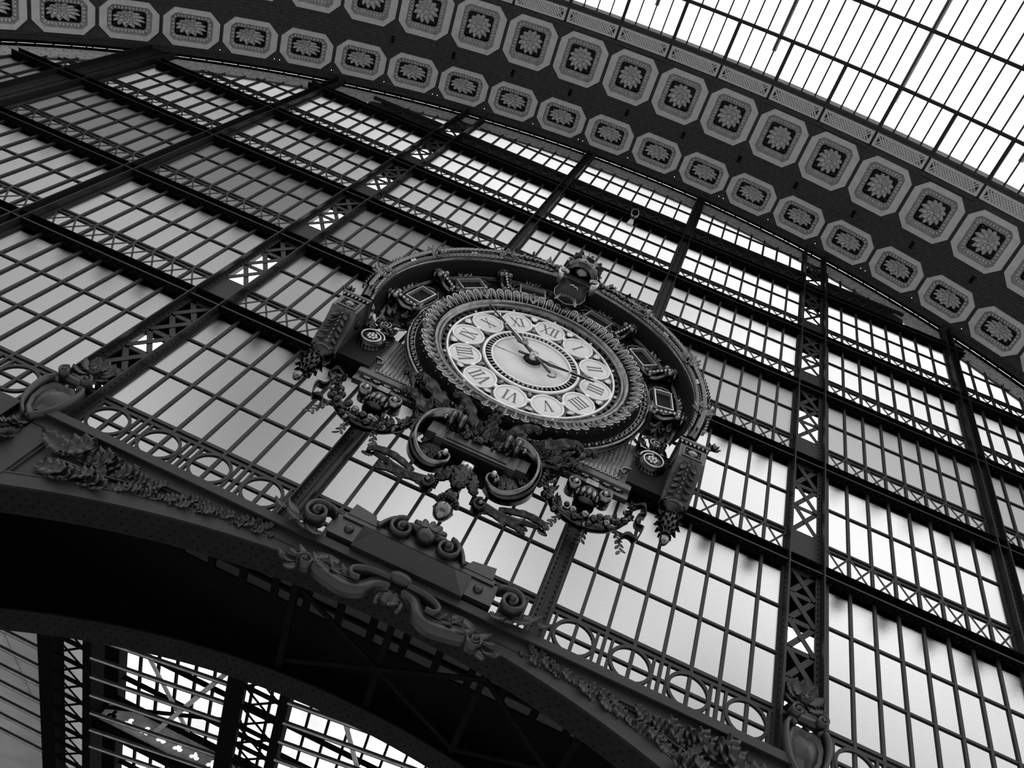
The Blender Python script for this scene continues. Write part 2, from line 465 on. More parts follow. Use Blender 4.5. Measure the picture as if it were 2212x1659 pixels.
def make_window(bx, p, row, ri):
    global wn
    zb, zf, hb, zt = row
    x0, x1 = bx - 4 * p + 0.0, bx + 4 * p
    if max(zarch(x0), zarch(x1)) < zb + 0.15: return
    wn += 1
    E = empty('window_%d' % wn, (bx, 0, zb)); structure(E)
    hs = sorted(([zf] if zf else []) + hb)
    if ri == 0: hs = [10.41, 10.815, 11.923, 12.973]
    edges = [zb] + hs + [zt]
    cols = [x0 + p * i for i in range(9)]
    # panes
    for i in range(8):
        for a, b in zip(edges[:-1], edges[1:]):
            c = clip_pane(cols[i], cols[i+1], a, b)
            if c is None: continue
            g = 'darker_glass' if ri == 2 else ('top_glass' if ri >= 4 else 'frosted_glass')
            if c == 'full':
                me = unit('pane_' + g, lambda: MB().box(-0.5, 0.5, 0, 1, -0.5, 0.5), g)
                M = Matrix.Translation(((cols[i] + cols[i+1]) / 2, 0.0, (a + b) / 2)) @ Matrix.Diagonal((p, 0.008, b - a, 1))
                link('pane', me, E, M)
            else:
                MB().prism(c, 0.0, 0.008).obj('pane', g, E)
    # vertical bars
    for i in range(1, 8):
        top = min(zt, zarch(cols[i]))
        if top > zb + 0.05:
            me = unit('glazing_bar', lambda: MB().box(-0.5, 0.5, -0.045, 0.02, -0.5, 0.5), 'iron_bar')
            link('glazing_bar', me, E, Matrix.Translation((cols[i], 0, (zb + top) / 2)) @ Matrix.Diagonal((BARW, 1, top - zb, 1)))
    # edge strips beside the posts
    for x in (x0, x1):
        top = min(zt, zarch(x))
        if top > zb + 0.05:
            link('edge_bar', UNIT['glazing_bar'], E, Matrix.Translation((x, 0, (zb + top) / 2)) @ Matrix.Diagonal((0.09, 1, top - zb, 1)))
    # horizontal bars
    hh = list(hb)
    if zf: hh += [zf + 0.03, zf - 0.09]
    for z in hh:
        xa, xb = max(x0, -xarch(z)), min(x1, xarch(z))
        if xb - xa > 0.05:
            w = 0.045 if z not in (10.76, 10.87) else 0.06
            me = unit('transom_bar', lambda: MB().box(-0.5, 0.5, -0.04, 0.02, -0.5, 0.5), 'iron_bar')
            link('transom_bar', me, E, Matrix.Translation(((xa + xb) / 2, 0, z)) @ Matrix.Diagonal((xb - xa, 1, w, 1)))
    # crossed braces of the frieze
    if zf:
        def X():
            mb = MB(); w = 0.075
            for sx in (1, -1):
                mb.bar((-0.5 * sx, -0.03 - 0.006 * sx, -0.5), (0.5 * sx, -0.03 - 0.006 * sx, 0.5), w, 0.012)
            return mb
        for i in range(8):
            if min(zarch(cols[i]), zarch(cols[i+1])) > zf - 0.2:
                a, b = zb, zf - 0.1
                link('cross_brace', unit('cross_brace', X, 'iron_bar'), E, Matrix.Translation(((cols[i] + cols[i+1]) / 2, -0.022, (a + b) / 2)) @ Matrix.Diagonal((p - 0.03, 1, b - a, 1)))
    # ring frieze at the foot of the lowest windows
    if ri == 0:
        for i in range(1, 8):
            x = cols[i]
            if i % 2:
                me = unit('circle_bar', lambda: MB().ring(0, 0, 0.285, 0.335, -0.05, 0.0, 0, 2 * PI, 28), 'iron_bar')
                link('circle_bar', me, E, Matrix.Translation((x, -0.01, 10.41)))
            else:
                for dx in (-0.115, 0.115):
                    link('glazing_bar', UNIT['glazing_bar'], E, Matrix.Translation((x + dx, -0.004, (zb + 10.76) / 2)) @ Matrix.Diagonal((0.042, 1, 10.76 - zb, 1)))
        for dx in (0.335 - p + p, ):
            for x in (cols[1] - 0.335, cols[7] + 0.335):
                link('glazing_bar', UNIT['glazing_bar'], E, Matrix.Translation((x, -0.004, (zb + 10.76) / 2)) @ Matrix.Diagonal((0.042, 1, 10.76 - zb, 1)))
    # opaque frieze under the top lights
    if ri == 5:
        xa, xb = max(x0, -xarch(27.2)), min(x1, xarch(27.2))
        if xb > xa:
            MB().box(xa, xb, 0.0, 0.03, 26.40, 27.36).obj('frieze_panel', 'iron', E)
            MB().box(xa, xb, -0.12, 0.0, 27.30, 27.40).obj('frieze_rail', 'iron', E)
            for i in range(8):
                if min(zarch(cols[i]), zarch(cols[i+1])) > 27.3:
                    link('cross_brace', UNIT['cross_brace'], E, Matrix.Translation(((cols[i] + cols[i+1]) / 2, -0.022, 26.82)) @ Matrix.Diagonal((p - 0.03, 1, 0.8, 1)))
for bi, (bx, p) in enumerate(BAYS):
    for ri, row in enumerate(ROWS):
        if ri == 5 and abs(bx) > 9: continue
        make_window(bx, p, row, ri)

# ------------------------------------------------------------------ transom beams: channel section, seen from below
TL = ['lowest', 'second', 'third', 'fourth', 'topmost']
for k, z in enumerate(BEAMS):
    E = empty('transom_beam', (0, 0, z))
    tag(E, '%s dark iron transom beam across the glazed gable above the portal' % TL[k], 'beam')
    xm = min(18.0, xarch(z) - 0.05)
    MB().box(-xm, xm, -0.185, 0.14, z, z + 0.025).obj('lower_flange', 'iron_black', E)
    MB().box(-xm, xm, -0.185, 0.14, z + BH - 0.025, z + BH).obj('upper_flange', 'iron_black', E)
    MB().box(-xm, xm, -0.03, 0.03, z + 0.025, z + BH - 0.025).obj('web_plate', 'iron_black', E)
    MB().box(-xm, xm, -0.20, -0.185, z - 0.004, z + 0.03).obj('edge_strip', 'iron', E)
    rv = MB(); x = -xm + 0.1
    while x < xm: rv.rivet((x, -0.14, z), (0, 0, -1), 0.016, 0.012); rv.rivet((x + 0.09, -0.07, z), (0, 0, -1), 0.016, 0.012); x += 0.18
    stuff(rv.obj('rivets', 'iron', E))

# ------------------------------------------------------------------ narrow posts
SIDE = lambda x: 'III' if x > 0 else 'IX'
POSTS = [(-14.21, 0.36), (-10.1, 0.122), (-1.99, 0.122), (1.99, 0.122), (10.1, 0.122)]
for x, h in POSTS:
    zt = zarch(x, 19.6); z0 = 9.6
    E = empty('mullion_post', (x, 0, z0))
    if abs(x) < 3: tag(E, 'narrow riveted iron post behind the clock, on the %s side of its dial' % SIDE(x), 'post', 'narrow posts behind the clock')
    elif abs(x) < 12: tag(E, 'narrow iron post beyond the latticed pilaster on the %s side of the dial' % SIDE(x), 'post', 'narrow posts outside the pilasters')
    else: tag(E, 'dark iron post at the far dim end of the gable', 'post')
    MB().box(x - h, x - h + 0.022, -0.215, 0.10, z0, zt).obj('side_plate', 'iron', E)
    MB().box(x + h - 0.022, x + h, -0.215, 0.10, z0, zt).obj('side_plate', 'iron', E)
    MB().box(x - h + 0.022, x + h - 0.022, -0.075, -0.05, z0, zt).obj('web_plate', 'iron', E)
    MB().box(x - 0.012, x + 0.012, -0.095, -0.075, z0, zt).obj('centre_rib', 'iron', E)
    MB().box(x - h - 0.03, x - h, -0.03, -0.01, z0, zt).obj('flange', 'iron', E)
    MB().box(x + h, x + h + 0.03, -0.03, -0.01, z0, zt).obj('flange', 'iron', E)
    rv = MB(); z = z0 + 0.08
    while z < zt:
        for dx in (-h * 0.55, h * 0.55): rv.rivet((x + dx, -0.075, z), (0, -1, 0), 0.016)
        z += 0.115
    stuff(rv.obj('rivets', 'rivet', E))

# ------------------------------------------------------------------ latticed pilasters
for sx in (-1, 1):
    xi, xo = 5.655, 6.30
    z0, zt = 7.0, zarch(6.0, 19.6)
    E = empty('lattice_pilaster', (sx * 5.98, 0, z0))
    tag(E, 'wide riveted iron pilaster with crossed lattice web, on the dial\'s %s side' % SIDE(sx), 'pilaster', 'latticed pilasters flanking the clock')
    def bx_(name, a, b, y0, y1, za, zb_, m='iron'):
        a, b = sorted((sx * a, sx * b)); return MB().box(a, b, y0, y1, za, zb_).obj(name, m, E)
    bx_('side_plate', xi - 0.012, xi + 0.012, -0.235, 0.12, z0, zt)
    bx_('side_plate', xo - 0.012, xo + 0.012, -0.235, 0.12, z0, zt)
    bx_('flange', xi - 0.06, xi - 0.012, -0.03, -0.01, z0, zt)
    bx_('flange', xo + 0.012, xo + 0.115, -0.03, -0.01, z0, zt)
    bx_('angle_strip', xi + 0.012, xi + 0.095, -0.085, -0.055, z0, zt)
    bx_('angle_strip', xo - 0.095, xo - 0.012, -0.085, -0.055, z0, zt)
    cells = [(BEAMS[i] + BH, BEAMS[i+1]) for i in range(4)] + [(BEAMS[4] + BH, 28.4)]
    L, R_ = xi + 0.095, xo - 0.095
    def Xcell(za, zb_):
        mb = MB()
        for q, (p1, p2) in enumerate((((L, za), (R_, zb_)), ((R_, za), (L, zb_)))):
            mb.bar((sx * p1[0], -0.066 - 0.012 * q, p1[1]), (sx * p2[0], -0.066 - 0.012 * q, p2[1]), 0.10, 0.012)
        mb.obj('cross_brace', 'iron', E)
    def batten(z): bx_('batten', L, R_, -0.072, -0.05, z - 0.05, z + 0.05)
    for za, zb_ in cells:
        h = zb_ - za; s = za + h * 0.27
        bx_('back_plate', L - 0.08, R_ + 0.08, 0.10, 0.12, zb_ - 0.62, zb_, 'iron_black')
        bx_('web_plate', L, R_, -0.075, -0.05, za, s)
        n = 3
        for i in range(n):
            a = s + (zb_ - s) * i / n; b = s + (zb_ - s) * (i + 1) / n
            Xcell(a, b)
            batten(b if i < n - 1 else b - 0.05)
    n = 6
    for i in range(n):
        a = 10.2 + (14.0 - 10.2) * i / n; b = 10.2 + (14.0 - 10.2) * (i + 1) / n
        Xcell(a, b); batten(b if i < n - 1 else b - 0.05)
    bx_('back_plate', L - 0.08, R_ + 0.08, 0.10, 0.12, 12.75, 14.0, 'iron_black')
    bx_('back_plate', L - 0.08, R_ + 0.08, 0.10, 0.12, 11.2, 12.25, 'iron_black')
    rv = MB(); z = 8.0
    while z < zt:
        for x in (xi + 0.055, xo - 0.055): rv.rivet((sx * x, -0.085, z), (0, -1, 0), 0.017)
        for x, n_ in ((xi + 0.012, 1), (xo - 0.012, -1)): rv.rivet((sx * x, -0.13, z), (sx * n_, 0, 0), 0.015)
        rv.rivet((sx * (xi - 0.012), -0.14, z), (-sx, 0, 0), 0.015)
        z += 0.13
    stuff(rv.obj('rivets', 'rivet', E))

# ------------------------------------------------------------------ unseen outdoor rails added behind the glass to blur shade onto the panes
for k, z in enumerate(BEAMS[:4]):
    E = empty('shade_rail', (0, 0.7, z))
    tag(E, '%s added outdoor rail that shades the frosted gable panes' % TL[k], 'rail')
    xm = min(17.0, xarch(z) - 0.3)
    sl = (z - 1.65) / 9.7; zz = z + sl - 0.12
    MB().box(-xm, xm, 0.98, 1.02, zz - 0.05, zz + 0.10).obj('rail_bar', 'iron_black', E)
    x = -xm
    while x < xm:
        MB().box(x, x + 0.26, 0.98, 1.02, zz - 0.42, zz).obj('bracket', 'iron_black', E)  # dark blocks added to break the shade into blobs
        x += 0.89

# ------------------------------------------------------------------ curved rib closing the glazing under the vault
E = empty('arch_rib', (0, 0, ZC + RA))
tag(E, 'curved riveted iron rib edging the gable glazing below the coffered vault', 'rib')
AT = 1.15
MB().ring(0, ZC, 18.62, 19.32, -0.020, -0.004, -AT, AT, 120).obj('rib_plate', 'iron_rib', E)
MB().ring(0, ZC, 18.62, 18.66, -0.035, 0.08, -AT, AT, 120).obj('lower_flange', 'iron_rib', E)
MB().ring(0, ZC, 19.30, 19.33, -0.022, -0.002, -AT, AT, 120).obj('upper_flange', 'iron', E)
MB().ring(0, ZC, 19.58, 19.95, -0.03, -0.01, -AT, AT, 120).obj('outer_plate', 'iron_black', E)
rv = MB(); a = -AT
while a < AT:
    for r in (18.80, 19.18): rv.rivet((r * math.sin(a), -0.020, ZC + r * math.cos(a)), (0, -1, 0), 0.017)
    a += 0.0115
stuff(rv.obj('rivets', 'rivet', E))
a = -AT; k = 0
while a < AT:
    for da, w in ((0, 0.05), ) if k % 5 else ((-0.004, 0.04), (0.004, 0.04)):
        p = (19.32 * math.sin(a + da), 0.0, ZC + 19.32 * math.cos(a + da)); q = (19.58 * math.sin(a + da), 0.0, ZC + 19.58 * math.cos(a + da))
        MB().bar(p, q, w, 0.03).obj('slot_bar', 'iron', E)
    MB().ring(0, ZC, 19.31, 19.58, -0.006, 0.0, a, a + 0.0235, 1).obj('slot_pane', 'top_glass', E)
    a += 0.0235; k += 1
# ------------------------------------------------------------------ coffered barrel vault
RV = 19.75
DT = 0.0861
T0 = -0.4297                    # angle of one coffer row
CEIL = empty('ceiling', (0, -2, ZC + RV)); structure(CEIL)
def vault_frame(th, y, r=RV):
    # local x along the arc, local y along world -y (towards the hall), local z radially outwards (up, away from the viewer)
    s, c = math.sin(th), math.cos(th)
    return Matrix(((c, 0, s, r * s), (0, 1, 0, y), (-s, 0, c, ZC + r * c), (0, 0, 0, 1)))
CW = DT * RV / 2 + 0.003        # half cell width
def octa(u1, u2, v1, v2): return [(-u1, -v2), (u1, -v2), (u2, -v1), (u2, v1), (u1, v2), (-u1, v2), (-u2, v1), (-u2, -v1)]
def loft(loops):
    # loops of equal length (x, y, z)
    mb = MB(); k = len(loops[0]); vs = [p for l in loops for p in l]; fs = []
    for i in range(len(loops) - 1):
        for j in range(k): fs.append((i*k + j, i*k + (j+1) % k, (i+1)*k + (j+1) % k, (i+1)*k + j))
    return mb.add(vs, fs)
def lift(poly, z): return [(x, y, z) for x, y in poly]
def coffer_meshes(tag_, O, I, Hh, v0, v1):
    # O outer octagon args, I inner octagon args, Hh hole (u, v) half sizes, v0..v1 cell extents about the centre
    o = octa(*O); inn = octa(*I)
    mid = octa(I[0] - 0.015, I[1] - 0.02, I[2] - 0.015, I[3] - 0.02)
    hu, hv = Hh; c = 0.06
    hole = octa(hu - c, hu, hv - c, hv)
    fr = loft([lift(o, 0.03), lift(o, -0.035), lift(inn, -0.035)])
    bv = loft([lift(inn, -0.035), lift(inn, -0.015), lift(mid, -0.01), lift(mid, 0.02), lift(hole, 0.05)])
    rc = loft([lift(hole, 0.05), lift(hole, 0.30)]); rc.add(lift(hole, 0.30), [tuple(range(8))])
    # field plate with an octagonal opening
    cell = [(-O[0], v0), (O[0], v0), (CW, -O[2]), (CW, O[2]), (O[0], v1), (-O[0], v1), (-CW, O[2]), (-CW, -O[2])]
    fp = loft([lift([(x * 0.985, y * 0.985) for x, y in o], 0.02), lift(cell, 0.02)])
    for cx in (-1, 1):
        for vy, ov in ((v0, -O[2]), (v1, O[2])):
            fp.add([(cx * O[0], vy, 0.02), (cx * CW, vy, 0.02), (cx * CW, ov, 0.02)], [(0, 1, 2)])
    # egg moulding
    eg = MB()
    per = [(hole[i], hole[(i+1) % 8], mid[i], mid[(i+1) % 8]) for i in range(8)]
    for a, b, c2, d in per:
        L = math.hypot(b[0] - a[0], b[1] - a[1])
        n = max(1, int(L / 0.085))
        if L < 0.12: n = 1
        for i in range(n):
            t = (i + 0.5) / n
            x = (a[0] + (b[0] - a[0]) * t + c2[0] + (d[0] - c2[0]) * t) / 2; y = (a[1] + (b[1] - a[1]) * t + c2[1] + (d[1] - c2[1]) * t) / 2
            ang = math.atan2(b[1] - a[1], b[0] - a[0])
            eg.ell((0, 0, 0), 0.028, 0.048, 0.03, 6, 4, Matrix.Translation((x, y, 0.02)) @ Matrix.Rotation(ang, 4, 'Z'))
    # rosette of leaves
    rs = MB(); su, sv = hu / 0.42, hv / 0.42
    def put(ang, L, w, zc, tilt, r0):
        d = Vector((math.cos(ang), math.sin(ang), -tilt)).normalized()
        p = (math.cos(ang) * r0, math.sin(ang) * r0, zc)
        M = Matrix.Diagonal((su, sv, 1, 1)) @ frame(p, d, (0, 0, -1), (L * w, L, L))
        lf = leaf(0.46, 0.34, 3, 0.20, 8, -0.42, 0.05)
        rs.add(lf.v, lf.f, M)
    for i in range(12): put(2 * PI * i / 12 + 0.2, 0.30, 0.80, 0.04, -0.10, 0.12)
    for i in range(9): put(2 * PI * i / 9, 0.21, 0.95, -0.03, 0.10, 0.08)
    for i in range(6): put(2 * PI * i / 6, 0.12, 0.9, -0.05, 0.5, 0.03)
    M = Matrix.Diagonal((su, sv, 1, 1))
    rs.add(MB().ell((0, 0, 0.0), 0.06, 0.06, 0.06, 8, 5).v, MB().ell((0, 0, 0), 0.06, 0.06, 0.06, 8, 5).f, M)
    rs.spin([(0.075, -0.01), (0.095, -0.03), (0.115, -0.01), (0.11, 0.05)], 12, M)
    rs.spin([(0.02, -0.075), (0.045, -0.085), (0.06, -0.06)], 8, M)
    bd = MB()
    for a in (PI/4, 3*PI/4, 5*PI/4, 7*PI/4):
        bd.ell((math.cos(a) * hu * 1.12, math.sin(a) * hv * 1.12, 0.16), 0.055, 0.055, 0.055, 7, 5)
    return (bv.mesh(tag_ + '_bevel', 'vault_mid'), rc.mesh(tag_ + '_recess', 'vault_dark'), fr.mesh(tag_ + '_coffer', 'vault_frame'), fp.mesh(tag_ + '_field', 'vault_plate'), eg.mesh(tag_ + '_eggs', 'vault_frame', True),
            rs.mesh(tag_ + '_rosette', 'vault_rosette', True), bd.mesh(tag_ + '_buds', 'vault_dark', True))
B1 = coffer_meshes('narrow', (0.50, 0.795, 0.245, 0.545), (0.47, 0.60, 0.265, 0.40), (0.46, 0.255), -0.60, 0.60)
B2 = coffer_meshes('square', (0.49, 0.795, 0.455, 0.765), (0.45, 0.575, 0.475, 0.60), (0.41, 0.40), -0.80, 0.80)
# strips
st = MB().box(-CW, CW, -0.27, 0.27, 0.0, 0.03)
for y in (-0.27, 0.27): st.box(-CW, CW, y - 0.015, y + 0.015, -0.02, 0.0)
STRIP = st.mesh('riveted_plate', 'vault_plate')
rv = MB()
for i in range(18):
    for j, y in enumerate((-0.20, -0.10, 0.0, 0.10, 0.20)):
        rv.rivet((-CW + 0.05 + i * 0.095 + (0.045 if j % 2 else 0), y, 0.0), (0, 0, -1), 0.014, 0.012)
RIV = rv.mesh('rivets', 'rivet')
# woven lattice panel
lp = MB()
for a, b, c, d in ((-0.81, 0.81, -0.20, -0.135), (-0.81, 0.81, 0.135, 0.20), (-0.81, -0.73, -0.135, 0.135), (0.73, 0.81, -0.135, 0.135)):
    lp.box(a, b, c, d, -0.02, 0.06)
LPF = lp.mesh('panel_frame', 'vault_frame')
wv = MB()
k = -0.80
while k < 0.80:
    for sg, zz in ((1, 0.0), (-1, 0.018)):
        xa, xb = k - 0.13 * sg, k + 0.13 * sg
        if abs(xa) < 0.80 and abs(xb) < 0.80:
            wv.bar((xa, -0.132, zz), (xb, 0.132, zz), 0.042, 0.016, (0, 0, 1))
    k += 0.094
WEAVE = wv.mesh('weave', 'vault_frame')
LPB = MB().box(-CW, CW, -0.21, 0.21, 0.075, 0.09).mesh('lattice_backing', 'vault_dark')
EDGE = MB().box(-CW, CW, -0.11, 0.11, 0.01, 0.04).box(-CW, CW, -0.115, -0.095, -0.05, 0.01).box(-CW, CW, 0.095, 0.115, -0.03, 0.01).mesh('edge_plate', 'vault_plate')
er = MB()
for i in range(17):
    er.rivet((-CW + 0.05 + i * 0.1, 0.03, 0.01), (0, 0, -1), 0.014); er.rivet((-CW + 0.1 + i * 0.1, -0.04, 0.01), (0, 0, -1), 0.014)
ERIV = er.mesh('rivets', 'rivet')
BAND = MB().box(-CW, CW, -0.07, 0.07, 0.02, 0.05).mesh('band_plate', 'vault_plate')
for k in range(-9, 18):
    th = T0 + DT * k
    if th < -1.12 or th > 1.05: continue
    for (bv, rc, fr, fp, eg, rs, bd), y in ((B1, -0.83), (B2, -2.785)):
        if y < -2 and th < -0.75: continue
        M = vault_frame(th, y)
        link('field_plate', fp, CEIL, M)
        c = link('coffer', fr, CEIL, M)
        link_under('egg_moulding', eg, c, Matrix())
        link_under('rosette', rs, c, Matrix.Translation((0, 0, 0.07)))
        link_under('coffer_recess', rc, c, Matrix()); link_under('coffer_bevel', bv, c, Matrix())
        link_under('bud_corners', bd, c, Matrix())
    M = vault_frame(th, -1.71); s = link('riveted_plate', STRIP, CEIL, M); stuff(link_under('rivets', RIV, s, Matrix()))
    M = vault_frame(th, -0.115); s = link('edge_plate', EDGE, CEIL, M); stuff(link_under('rivets', ERIV, s, Matrix()))
    if th > -0.75:
        M = vault_frame(th, -3.94); s = link('lattice_panel', LPF, CEIL, M)
        link_under('weave', WEAVE, s, Matrix()); link_under('lattice_backing', LPB, s, Matrix())
        link('band_plate', BAND, CEIL, vault_frame(th, -3.64))
        link('band_plate', BAND, CEIL, vault_frame(th, -4.20))
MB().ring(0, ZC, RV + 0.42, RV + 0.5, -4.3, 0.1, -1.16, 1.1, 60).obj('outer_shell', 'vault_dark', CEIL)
MB().ring(0, ZC, RV - 0.03, RV + 0.5, -4.32, -4.24, -0.80, 1.1, 60).obj('end_rib', 'vault_plate', CEIL)

# small dark fittings and pin-point lamps along the vault
fm = MB().spin([(0.0, -0.14), (0.03, -0.13), (0.035, -0.06), (0.06, -0.04), (0.06, 0.0)], 8)
fm.box(-0.02, 0.02, -0.09, 0.09, -0.03, 0.0); fm.box(-0.05, 0.05, -0.11, -0.07, -0.05, -0.01); fm.box(-0.05, 0.05, 0.07, 0.11, -0.05, -0.01)
FM = fm.mesh('vault_fitting', 'rivet')
for k in range(-5, 7):
    o = link('vault_fitting', FM, None, vault_frame(0.03 + 0.1005 * k, -1.71, RV))
    tag(o, 'small dark bolted fitting on the riveted strip between the coffers', 'fitting', 'fittings on the riveted strip')
LM = MB().ell((0, 0, -0.02), 0.011, 0.011, 0.011, 8, 5).mesh('pin_lamp', 'lamp_glow')
LH = MB().spin([(0.025, -0.02), (0.03, 0.0), (0.03, 0.03)], 8).mesh('lamp_housing', 'iron')
for k in range(-4, 12):
    for dd in ((0,) if k % 3 else (-0.004, 0.004)):
        o = link('pin_lamp', LM, None, vault_frame(T0 + DT * (k + 0.5) + dd, -0.33, RV))
        tag(o, 'pin-point white lamp on the vault edge between two coffers', 'lamp', 'pin-point lamps along the vault edge')
        link_under('lamp_housing', LH, o, Matrix())

# ------------------------------------------------------------------ glazed roof beyond the coffers
RG = RV + 0.04
YP = [-4.28, -5.49, -7.12, -8.75, -10.38, -12.0]
TB = DT / 4
ta, tb = T0 - DT / 2 + DT * 0, T0 - DT / 2 + DT * 14
nb = int(round((tb - ta) / TB))
for j in range(5):
    wn += 1
    E = empty('window_%d' % wn, (0, (YP[j] + YP[j+1]) / 2, ZC + RG)); structure(E)
    y0, y1 = YP[j+1], YP[j]
    w = 2 * RG * math.sin(TB / 2)
    pm = MB().box(-w / 2, w / 2, -(y1 - y0) / 2, (y1 - y0) / 2, 0.0, 0.008).mesh('pane', 'roof_glass')
    bw = 0.046
    bm = MB().box(-bw / 2, bw / 2, -(y1 - y0) / 2, (y1 - y0) / 2, -0.05, 0.03).mesh('glazing_bar', 'iron_bar')
    bt = MB().box(-0.055, 0.055, -(y1 - y0) / 2, (y1 - y0) / 2, -0.09, 0.03).mesh('glazing_bar', 'iron_bar')
    for i in range(nb + 1):
        th = ta + TB * i
        link('glazing_bar', bt if (j == 0 and i % 4 == 0) else bm, E, vault_frame(th, (y0 + y1) / 2, RG))
        if i < nb: link('pane', pm, E, vault_frame(th + TB / 2, (y0 + y1) / 2, RG))
    E2 = MB().ring(0, ZC, RG - 0.10, RG + 0.03, y0 - 0.05, y0 + 0.05, ta, tb, nb).obj('roof_purlin', 'iron', None)
    tag(E2, ['first curved dark roof purlin next to the coffered vault', 'second curved dark roof purlin out from the coffers', 'third curved dark roof purlin out from the coffers', 'fourth curved dark roof purlin out from the coffers', 'fifth curved dark roof purlin out from the coffers'][j], 'purlin')
# rafters standing outside above the roof glass
for k, th in enumerate((-0.086, 0.107, 0.30, 0.493)):
    o = MB().box(-0.06, 0.06, -3.9, 3.0, 0.25, 0.45).mesh('outer_rafter', 'iron')
    o = link('outer_rafter', o, None, vault_frame(th, -8.0, RG))
    tag(o, 'dark rafter lying outside above the bright roof glass', 'rafter', 'rafters above the roof glass')
# ------------------------------------------------------------------ portal below the gable
def extr_x(poly, x0, x1):
    # poly of (y, z) drawn out along x
    k = len(poly)
    vs = [(x0, y, z) for y, z in poly] + [(x1, y, z) for y, z in poly]
    return MB().add(vs, [tuple(range(k - 1, -1, -1)), tuple(range(k, 2*k))] + [(i, (i+1) % k, (i+1) % k + k, i + k) for i in range(k)])
PZ, PR = -4.12, 13.65
def zp(x, r=PR): return PZ + math.sqrt(r * r - x * x)
PORT = empty('wall_far', (0, -0.2, 7)); structure(PORT)
AP = 0.452
MB().ring(0, PZ, PR, PR + 0.225, -0.225, -0.17, -AP, AP, 64).obj('archivolt', 'portal', PORT)
MB().ring(0, PZ, PR + 0.225, PR + 0.25, -0.235, -0.17, -AP, AP, 64).obj('archivolt_fillet', 'portal', PORT)
extr_x([(-0.24, 9.585), (-0.24, 9.81), (-0.10, 9.81), (-0.10, 9.585)], -5.86, 5.86).obj('fascia', 'portal', PORT)
extr_x([(-0.24, 9.80), (-0.28, 9.79), (-0.31, 9.755), (-0.355, 9.75), (-0.36, 9.89), (-0.33, 9.91), (0.02, 10.03), (0.02, 9.80)], -5.95, 5.95).obj('cornice', 'portal', PORT)
extr_x([(-0.205, 9.55), (-0.205, 9.585), (-0.17, 9.585), (-0.17, 9.55)], -5.47, 5.47).obj('panel_fillet', 'portal', PORT)
for s in (-1, 1):
    a, b = sorted((s * 5.47, s * 5.86))
    MB().box(a, b, -0.24, -0.10, 6.5, 9.60).obj('stile', 'portal', PORT)
    a, b = sorted((s * 5.43, s * 5.47))
    MB().box(a, b, -0.205, -0.10, 7.5, 9.585).obj('panel_fillet', 'portal', PORT)
    xs = [1.3 + (5.5 - 1.3) * i / 20 for i in range(21)]
    poly = [(s * x, zp(x, PR + 0.2)) for x in xs] + [(s * 5.5, 9.62), (s * 1.3, 9.62)]
    MB().prism(poly, -0.165, -0.12).obj('spandrel_panel', 'portal', PORT)
    a, b = sorted((s * 5.86, s * 7.6))
    MB().box(a, b, -0.06, 0.1, 6.5, 10.03).obj('side_wall', 'portal', PORT)
    a, b = sorted((s * 7.6, s * 19))
    MB().box(a, b, -0.1, 0.1, 6.5, 10.03).obj('side_wall', 'portal', PORT)

# ------------------------------------------------------------------ the two riveted arch girders of the passage and what is between them
def girder(label, y0, y1, zt):
    E = empty('arch_girder', (0, (y0 + y1) / 2, PZ + PR))
    tag(E, label, 'girder')
    MB().ring(0, PZ, PR - 0.03, PR, y0, y1, -0.5, 0.5, 72).obj('soffit_plate', 'iron_dim', E)
    rv = MB(); a = -0.47; k = 0
    while a < 0.47:
        for j in range(4):
            y = y0 + (y1 - y0) * (0.16 + 0.23 * j)
            aa = a + (0.006 if j % 2 else 0)
            rv.rivet(((PR - 0.03) * math.sin(aa), y, PZ + (PR - 0.03) * math.cos(aa)), (-math.sin(aa), 0, -math.cos(aa)), 0.02, 0.016)
        a += 0.0122
    stuff(rv.obj('rivets', 'rivet', E))
    ym = (y0 + y1) / 2
    xs = [-6.9 + 13.8 * i / 48 for i in range(49)]
    poly = [(x, zp(x)) for x in xs] + [(6.9, zt), (-6.9, zt)]
    MB().prism(poly, y1 - 0.06, y1 - 0.02).obj('web_plate', 'iron_black', E)
    return E
girder('front riveted arch girder carrying the leafy portal spandrels', -0.22, 0.30, 9.98)
G2 = girder('rear riveted arch girder deep inside the portal passage', 2.40, 2.92, 10.2)
PC = empty('ceiling_passage', (0, 1.5, 10.0)); structure(PC)
for a, b in ((0.24, 0.90), (1.50, 2.92)):
    MB().box(-6.9, 6.9, a, b, 10.0, 10.04).obj('passage_panel', 'iron_black', PC)
x = -6.9; k = 0
while x < 6.8:
    MB().box(x, x + 0.12, 0.90, 1.50, 9.97, 10.04).obj('passage_bar', 'iron_black', PC)
    MB().box(x + 0.12, x + 0.55, 0.90, 1.50, 10.01, 10.02).obj('passage_pane', 'dim_glass', PC)
    x += 0.55; k += 1
MB().box(-6.9, 6.9, 1.16, 1.22, 9.96, 10.04).obj('passage_bar', 'iron_black', PC)
for s in (-1, 1):
    a, b = sorted((s * 6.9, s * 7.0)); MB().box(a, b, 0.24, 2.92, 6, 10.04).obj('passage_side', 'iron_black', PC)
for k, (p, q) in enumerate((((-1.4, 0.5, 9.6), (1.6, 2.3, 9.5)), ((1.6, 0.5, 9.5), (-1.4, 2.3, 9.6)), ((1.6, 0.5, 9.55), (4.4, 2.3, 8.9)), ((4.2, 0.5, 9.0), (1.6, 2.3, 9.5)))):
    b = MB().bar(p, q, 0.09, 0.03, (0, 0, 1)).obj('cross_tie', 'iron_black')
    tag(b, 'flat iron tie crossing the dark passage between the arch girders', 'tie', 'ties inside the portal passage')
